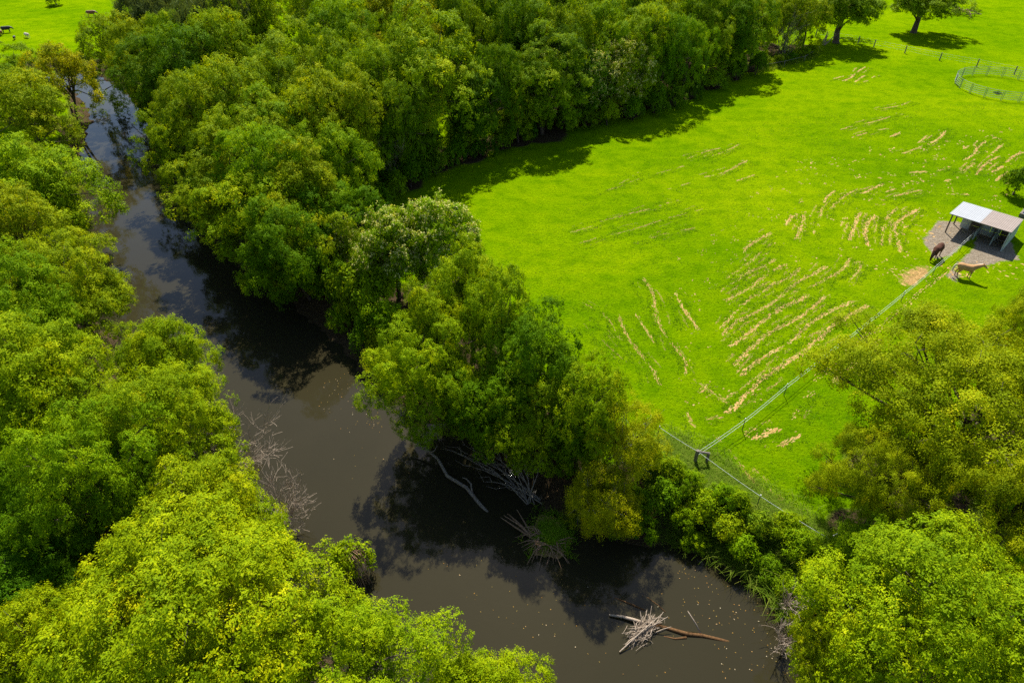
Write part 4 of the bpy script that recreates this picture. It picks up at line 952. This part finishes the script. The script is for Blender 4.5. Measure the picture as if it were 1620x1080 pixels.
# white fallen branch by the shade tree
wb = at(1302, 72, ZP); e = tag(empty('fallen_branch', wb), 'bleached white fallen branch at the foot of the shade tree', 'branch'); rg = random.Random(2)
for k in range(3):
    mb = MB(); branchy(mb, (rg.uniform(-.3, .3), 0, .1), (rg.uniform(-1, 1), -.3, .9), 2.6, .16, 1, rg); mb.obj('limb', M['driftwood'], e)
# brush pile beyond the lone tree
bpz = at(1521, 24, ZP); e = tag(empty('brush_pile', bpz), 'brown brush pile on the pasture beside the lone shade tree', 'brush pile'); rg = random.Random(6)
for k in range(26):
    a = rg.uniform(0, 6.28); c = Vector((rg.gauss(0, 1.1), rg.gauss(0, .8), rg.uniform(.2, 1.1))); d = Vector((math.cos(a), math.sin(a), rg.uniform(-.3, .3)))*rg.uniform(.8, 1.8)
    MB().tube([c-d, c+Vector((0, 0, .1)), c+d], [.09, .08, .03], 5).obj('branch', M['root'], e)

def water_log(name, pts, rad, mat, label, cat='log', side=()):
    W = [at(a, b, z) for a, b, z in pts]; e = tag(empty(name, (W[0].x, W[0].y, 0)), label, cat); o0 = Vector((W[0].x, W[0].y, 0))
    MB().tube([w-o0 for w in W], rad, 8).obj('stem', M[mat], e, True)
    for sp, sr in side:
        S = [at(a, b, z) for a, b, z in sp]; MB().tube([w-o0 for w in S], sr, 6).obj('side_branch', M[mat], e, True)
    return e
water_log('fallen_log', [(776, 815, -.15), (760, 798, .05), (738, 771, .22), (708, 753, .42), (693, 726, .6), (668, 705, .85), (655, 697, 1.0), (640, 692, 1.2), (632, 690, 1.3)], [.10, .13, .13, .125, .11, .09, .07, .05, .02], 'deadwood', 'long grey dead log slanting out of the dark water below the spit clump', 'log',
          [([(672, 710, .85), (664, 695, 1.2), (656, 688, 1.6), (645, 684, 1.8)], [.1, .08, .06, .02]), ([(678, 718, .7), (688, 712, 1.0), (691, 705, 1.4)], [.05, .04, .015]), ([(748, 784, .1), (745, 765, .6), (738, 757, .9), (731, 755, 1.1)], [.07, .06, .05, .02])])
hp = at(845, 790, .1); e = tag(empty('dead_branch_heap', (hp.x, hp.y, 0)), 'heap of bare grey branches fallen into the shade below the spit clump', 'branches'); rg = random.Random(8)
for k, (a, b, z) in enumerate([(700, 705, 1.6), (715, 712, 1.2), (735, 715, 1.8), (760, 705, 2.0), (785, 705, 2.2), (800, 710, 2.0), (823, 712, 2.4), (742, 735, 1.0), (765, 760, .6), (855, 725, 2.4), (730, 700, 1.6), (775, 730, 1.2), (812, 735, 1.6), (790, 770, .4)]):
    tip = at(a, b, z)-hp; d = tip; mid = tip*.5+Vector((0, 0, .5+rg.uniform(-.2, .3)))
    mb = MB(); st = Vector((rg.uniform(-.6, .6), rg.uniform(-.4, .4), 0)); pts = [st, st.lerp(mid, .5)+Vector((0, 0, .1)), mid, mid.lerp(tip, .55)+Vector((0, 0, .12)), tip]
    mb.tube(pts, [.045, .04, .033, .022, .008], 5)
    for _ in range(4):
        i = rg.randint(1, 3); s0 = pts[i].lerp(pts[i+1], rg.random()); mb.tube([s0, s0+d.normalized()*.4+Vector((rg.gauss(0, .2), rg.gauss(0, .2), .2)), s0+d.normalized()*.9+Vector((rg.gauss(0, .4), rg.gauss(0, .4), .3))], [.025, .018, .006], 4)
    mb.obj('branch', M['deadwood'], e)

# grassy root mound at the tip of the spit
mp_ = at(868, 852, .1); e = tag(empty('root_mound', (mp_.x, mp_.y, 0)), 'grassy mound of tangled brown roots at the tip of the spit', 'mound'); rg = random.Random(12)
v = [(0, 0, .4)]; f = []; rings = 6; seg = 14
for i in range(1, rings+1):
    for k in range(seg):
        an = 2*math.pi*k/seg; r = 1.25*i/rings*rg.uniform(.7, 1.25); v.append((r*math.cos(an)*1.2, r*math.sin(an)*(1.25+.5*(math.sin(an) > 0)), .4*(1-(i/rings)**2)-.25*(i == rings)+rg.uniform(-.06, .06)))
for k in range(seg): f.append((0, 1+k, 1+(k+1) % seg))
for i in range(rings-1):
    for k in range(seg): a = 1+i*seg+k; b = 1+i*seg+(k+1) % seg; f.append((a, a+seg, b+seg, b))
me = bpy.data.meshes.new('earth'); me.from_pydata(v, [], f); me.materials.append(M['track_soil']); link(bpy.data.objects.new('earth', me), e)
bb = np.array([[rg.gauss(.2, .7), rg.gauss(.4, .8)] for _ in range(230)]); bz = .40*(1-np.clip((bb**2).sum(1)/2.4, 0, 1))
bv, bf, bt = blades(rng, np.c_[bb, bz-.05], 11, .5, .35, .04, 1.2); gm = mesh_np('grass_tuft', bv, bf, M['reed'], tint=bt); o = link(bpy.data.objects.new('grass_tuft', gm), e); o.color = (1.3, 1.4, .8, 1)
for k in range(60):
    an = rg.uniform(math.pi*.85, math.pi*1.85); s0 = Vector((math.cos(an)*.7, math.sin(an)*.8, rg.uniform(.2, .6))); ln = rg.uniform(.3, .95)
    e0 = s0+Vector((math.cos(an)*ln+rg.gauss(0, .5), math.sin(an)*ln+rg.gauss(0, .5), -s0.z+rg.uniform(-.05, .35)))
    MB().tube([s0, s0.lerp(e0, .5)+Vector((rg.gauss(0, .15), rg.gauss(0, .15), .2)), e0], [.035, .028, .012], 5).obj('root', M['root'], e)
for a, b, z in [(792, 818, .7), (797, 815, .9), (803, 812, .8), (810, 818, .5), (818, 806, .6)]:
    tip = at(a, b, z)-Vector((mp_.x, mp_.y, 0)); s0 = Vector((-1.0, -.1, .2)); MB().tube([s0, s0.lerp(tip, .5)+Vector((rg.gauss(0, .1), 0, .12)), tip], [.06, .05, .02], 5).obj('root', M['root'], e)

# flood debris in the near water
dp = at(1018, 998, 0); e = tag(empty('driftwood_pile', (dp.x, dp.y, 0)), 'bleached driftwood pile of sticks caught on a sunken log', 'driftwood'); rg = random.Random(31)
ax = at(985, 1028, 0)-at(1045, 965, 0); ang = math.atan2(ax.y, ax.x); e.scale = (.88, .88, .9)
for k in range(70):
    a = ang+rg.gauss(0, .38); ln = rg.uniform(.35, 1.0); t = rg.gauss(0, .42)
    c = Vector((math.cos(ang)*t*1.1+rg.gauss(0, .3), math.sin(ang)*t*1.1+rg.gauss(0, .28), .05+.5*max(0, 1-abs(t))*rg.random()))
    d = Vector((math.cos(a), math.sin(a), rg.gauss(0, .18)))*ln; bnd = Vector((rg.gauss(0, .08), rg.gauss(0, .08), rg.gauss(.03, .05))); r = rg.uniform(.012, .032)
    MB().tube([c-d, c+bnd, c+d], [r, r*.9, r*.4], 5).obj('stick', M['driftwood'], e)
for (p0, p1, r) in [((975, 1035, .1), (1050, 968, .75), .05), ((1010, 1005, .2), (1062, 972, .6), .045), ((1040, 1000, .1), (1068, 990, .35), .035), ((1000, 1010, .1), (985, 1022, .2), .05), ((1015, 985, .3), (1012, 962, .7), .03), ((1026, 980, .4), (1022, 962, .8), .03), ((1035, 975, .3), (1058, 975, .5), .03)]:
    a, b = at(*p0)-Vector((dp.x, dp.y, 0)), at(*p1)-Vector((dp.x, dp.y, 0)); MB().tube([a, a.lerp(b, .5)+Vector((0, 0, .08)), b], [r, r*.9, r*.45], 6).obj('stick', M['driftwood'], e)
mb = MB()
for k in range(420):
    a = ang+rg.gauss(0, .8); t = rg.gauss(0, .4); c = Vector((math.cos(ang)*t+rg.gauss(0, .26), math.sin(ang)*t+rg.gauss(0, .26), .02+.4*rg.random()*max(.1, 1-abs(t)))); d = Vector((math.cos(a), math.sin(a), rg.gauss(0, .3)))*rg.uniform(.1, .35)
    mb.tube([c-d, c+d], [.009, .004], 3, cap=False)
o = mb.obj('twig_mass', M['driftwood'], e); o['kind'] = 'stuff'
water_log('floating_log', [(964, 972, .12), (985, 975, .15), (1000, 979, .16), (1018, 985, .12)], [.05, .08, .1, .11], 'driftwood', 'pale log end poking out of the driftwood pile')
water_log('sunken_log', [(1035, 988, -.02), (1062, 995, .03), (1085, 1002, .04), (1110, 1005, .0), (1140, 1012, -.05), (1165, 1018, -.14)], [.09, .11, .13, .12, .11, .1], 'wetwood', 'reddish half-sunken log running out from the driftwood pile', 'log', [([(1086, 1008, .0), (1068, 1010, .0), (1050, 1006, -.03)], [.08, .06, .04])])
water_log('sunken_branch', [(972, 945, -.01), (988, 951, .02), (1005, 958, .02), (1020, 965, -.02)], [.03, .05, .06, .05], 'wetwood', 'thin brown sunken branch in the tree shadow near the driftwood', 'branch')
water_log('sunken_branch', [(1024, 944, .0), (1040, 956, .01), (1053, 968, -.01)], [.02, .03, .03], 'wetwood', 'faint thin sunken twig pointing away behind the driftwood pile', 'branch')
water_log('upright_stick', [(1110, 1004, -.05), (1100, 985, .5), (1088, 966, 1.1)], [.05, .04, .025], 'driftwood', 'pale stick standing up out of the sunken log', 'stick')

# vine-covered stump by the far bank
vp = at(560, 896, .4); e = plant('vine_stump', vp.x, vp.y, 1.5, 3.0, 'shrub_b', 'pale', 'vine-covered stump with dry tendrils standing in the water at the far bank', 'stump', seed=77)
e.location.z = -.1
rg = random.Random(44)
for k in range(22):
    a = rg.uniform(math.pi*.7, math.pi*1.4); mb = MB(); x, y = math.cos(a), math.sin(a)
    mb.tube([(x*.3, y*.3, 1.5), (x*.9, y*.7, rg.uniform(1.1, 1.5)), (x*1.25+rg.gauss(0, .1), y*.95, .6), (x*1.3+rg.gauss(0, .15), y, .05)], [.02, .02, .018, .012], 4); mb.obj('tendril', M['root'], e)
sk = MB(); sk.tube([(0, 0, -.5), (.05, 0, .6), (0, .05, 1.5)], [.35, .28, .2], 10); sk.obj('stump', M['deadwood'], e)

# fallen leaves afloat
lv = []
def leaf_cloud(poly, n): lv.append(px_poly_points(poly, n, 0, rng))
leaf_cloud([(640, 830), (800, 840), (900, 920), (1060, 880), (1220, 960), (1250, 1075), (1000, 1075), (900, 1030), (700, 960)], 130)
leaf_cloud([(1060, 880), (1200, 950), (1250, 1075), (1130, 1075)], 70)
leaf_cloud([(520, 585), (590, 590), (600, 620), (550, 690), (500, 640)], 60)
leaf_cloud([(585, 640), (610, 660), (600, 690), (570, 660)], 30)
leaf_cloud([(380, 480), (600, 650), (620, 860), (500, 700)], 16)
q = np.concatenate(lv); q = q[river_dist(q[:, 0], q[:, 1]) < -.1]; n = len(q)
v, f = leaf_quads(np.c_[q, np.full(n, .012)], unit(np.c_[rng.normal(size=(n, 2))*.12, np.ones(n)]), rng.uniform(.025, .06, n), rng.uniform(.018, .04, n), rng)
M['float_leaf'] = leaf_material('float_leaf', [(0, (.10, .06, .02)), (.5, (.20, .15, .04)), (.8, (.32, .16, .03)), (1, (.42, .38, .26))], trans=.1)
tag(link(bpy.data.objects.new('floating_leaves', mesh_np('floating_leaves', v, f, M['float_leaf'], tint=rng.random(n)))), 'scattered yellow and brown leaves floating on the river', 'leaves', kind='stuff')
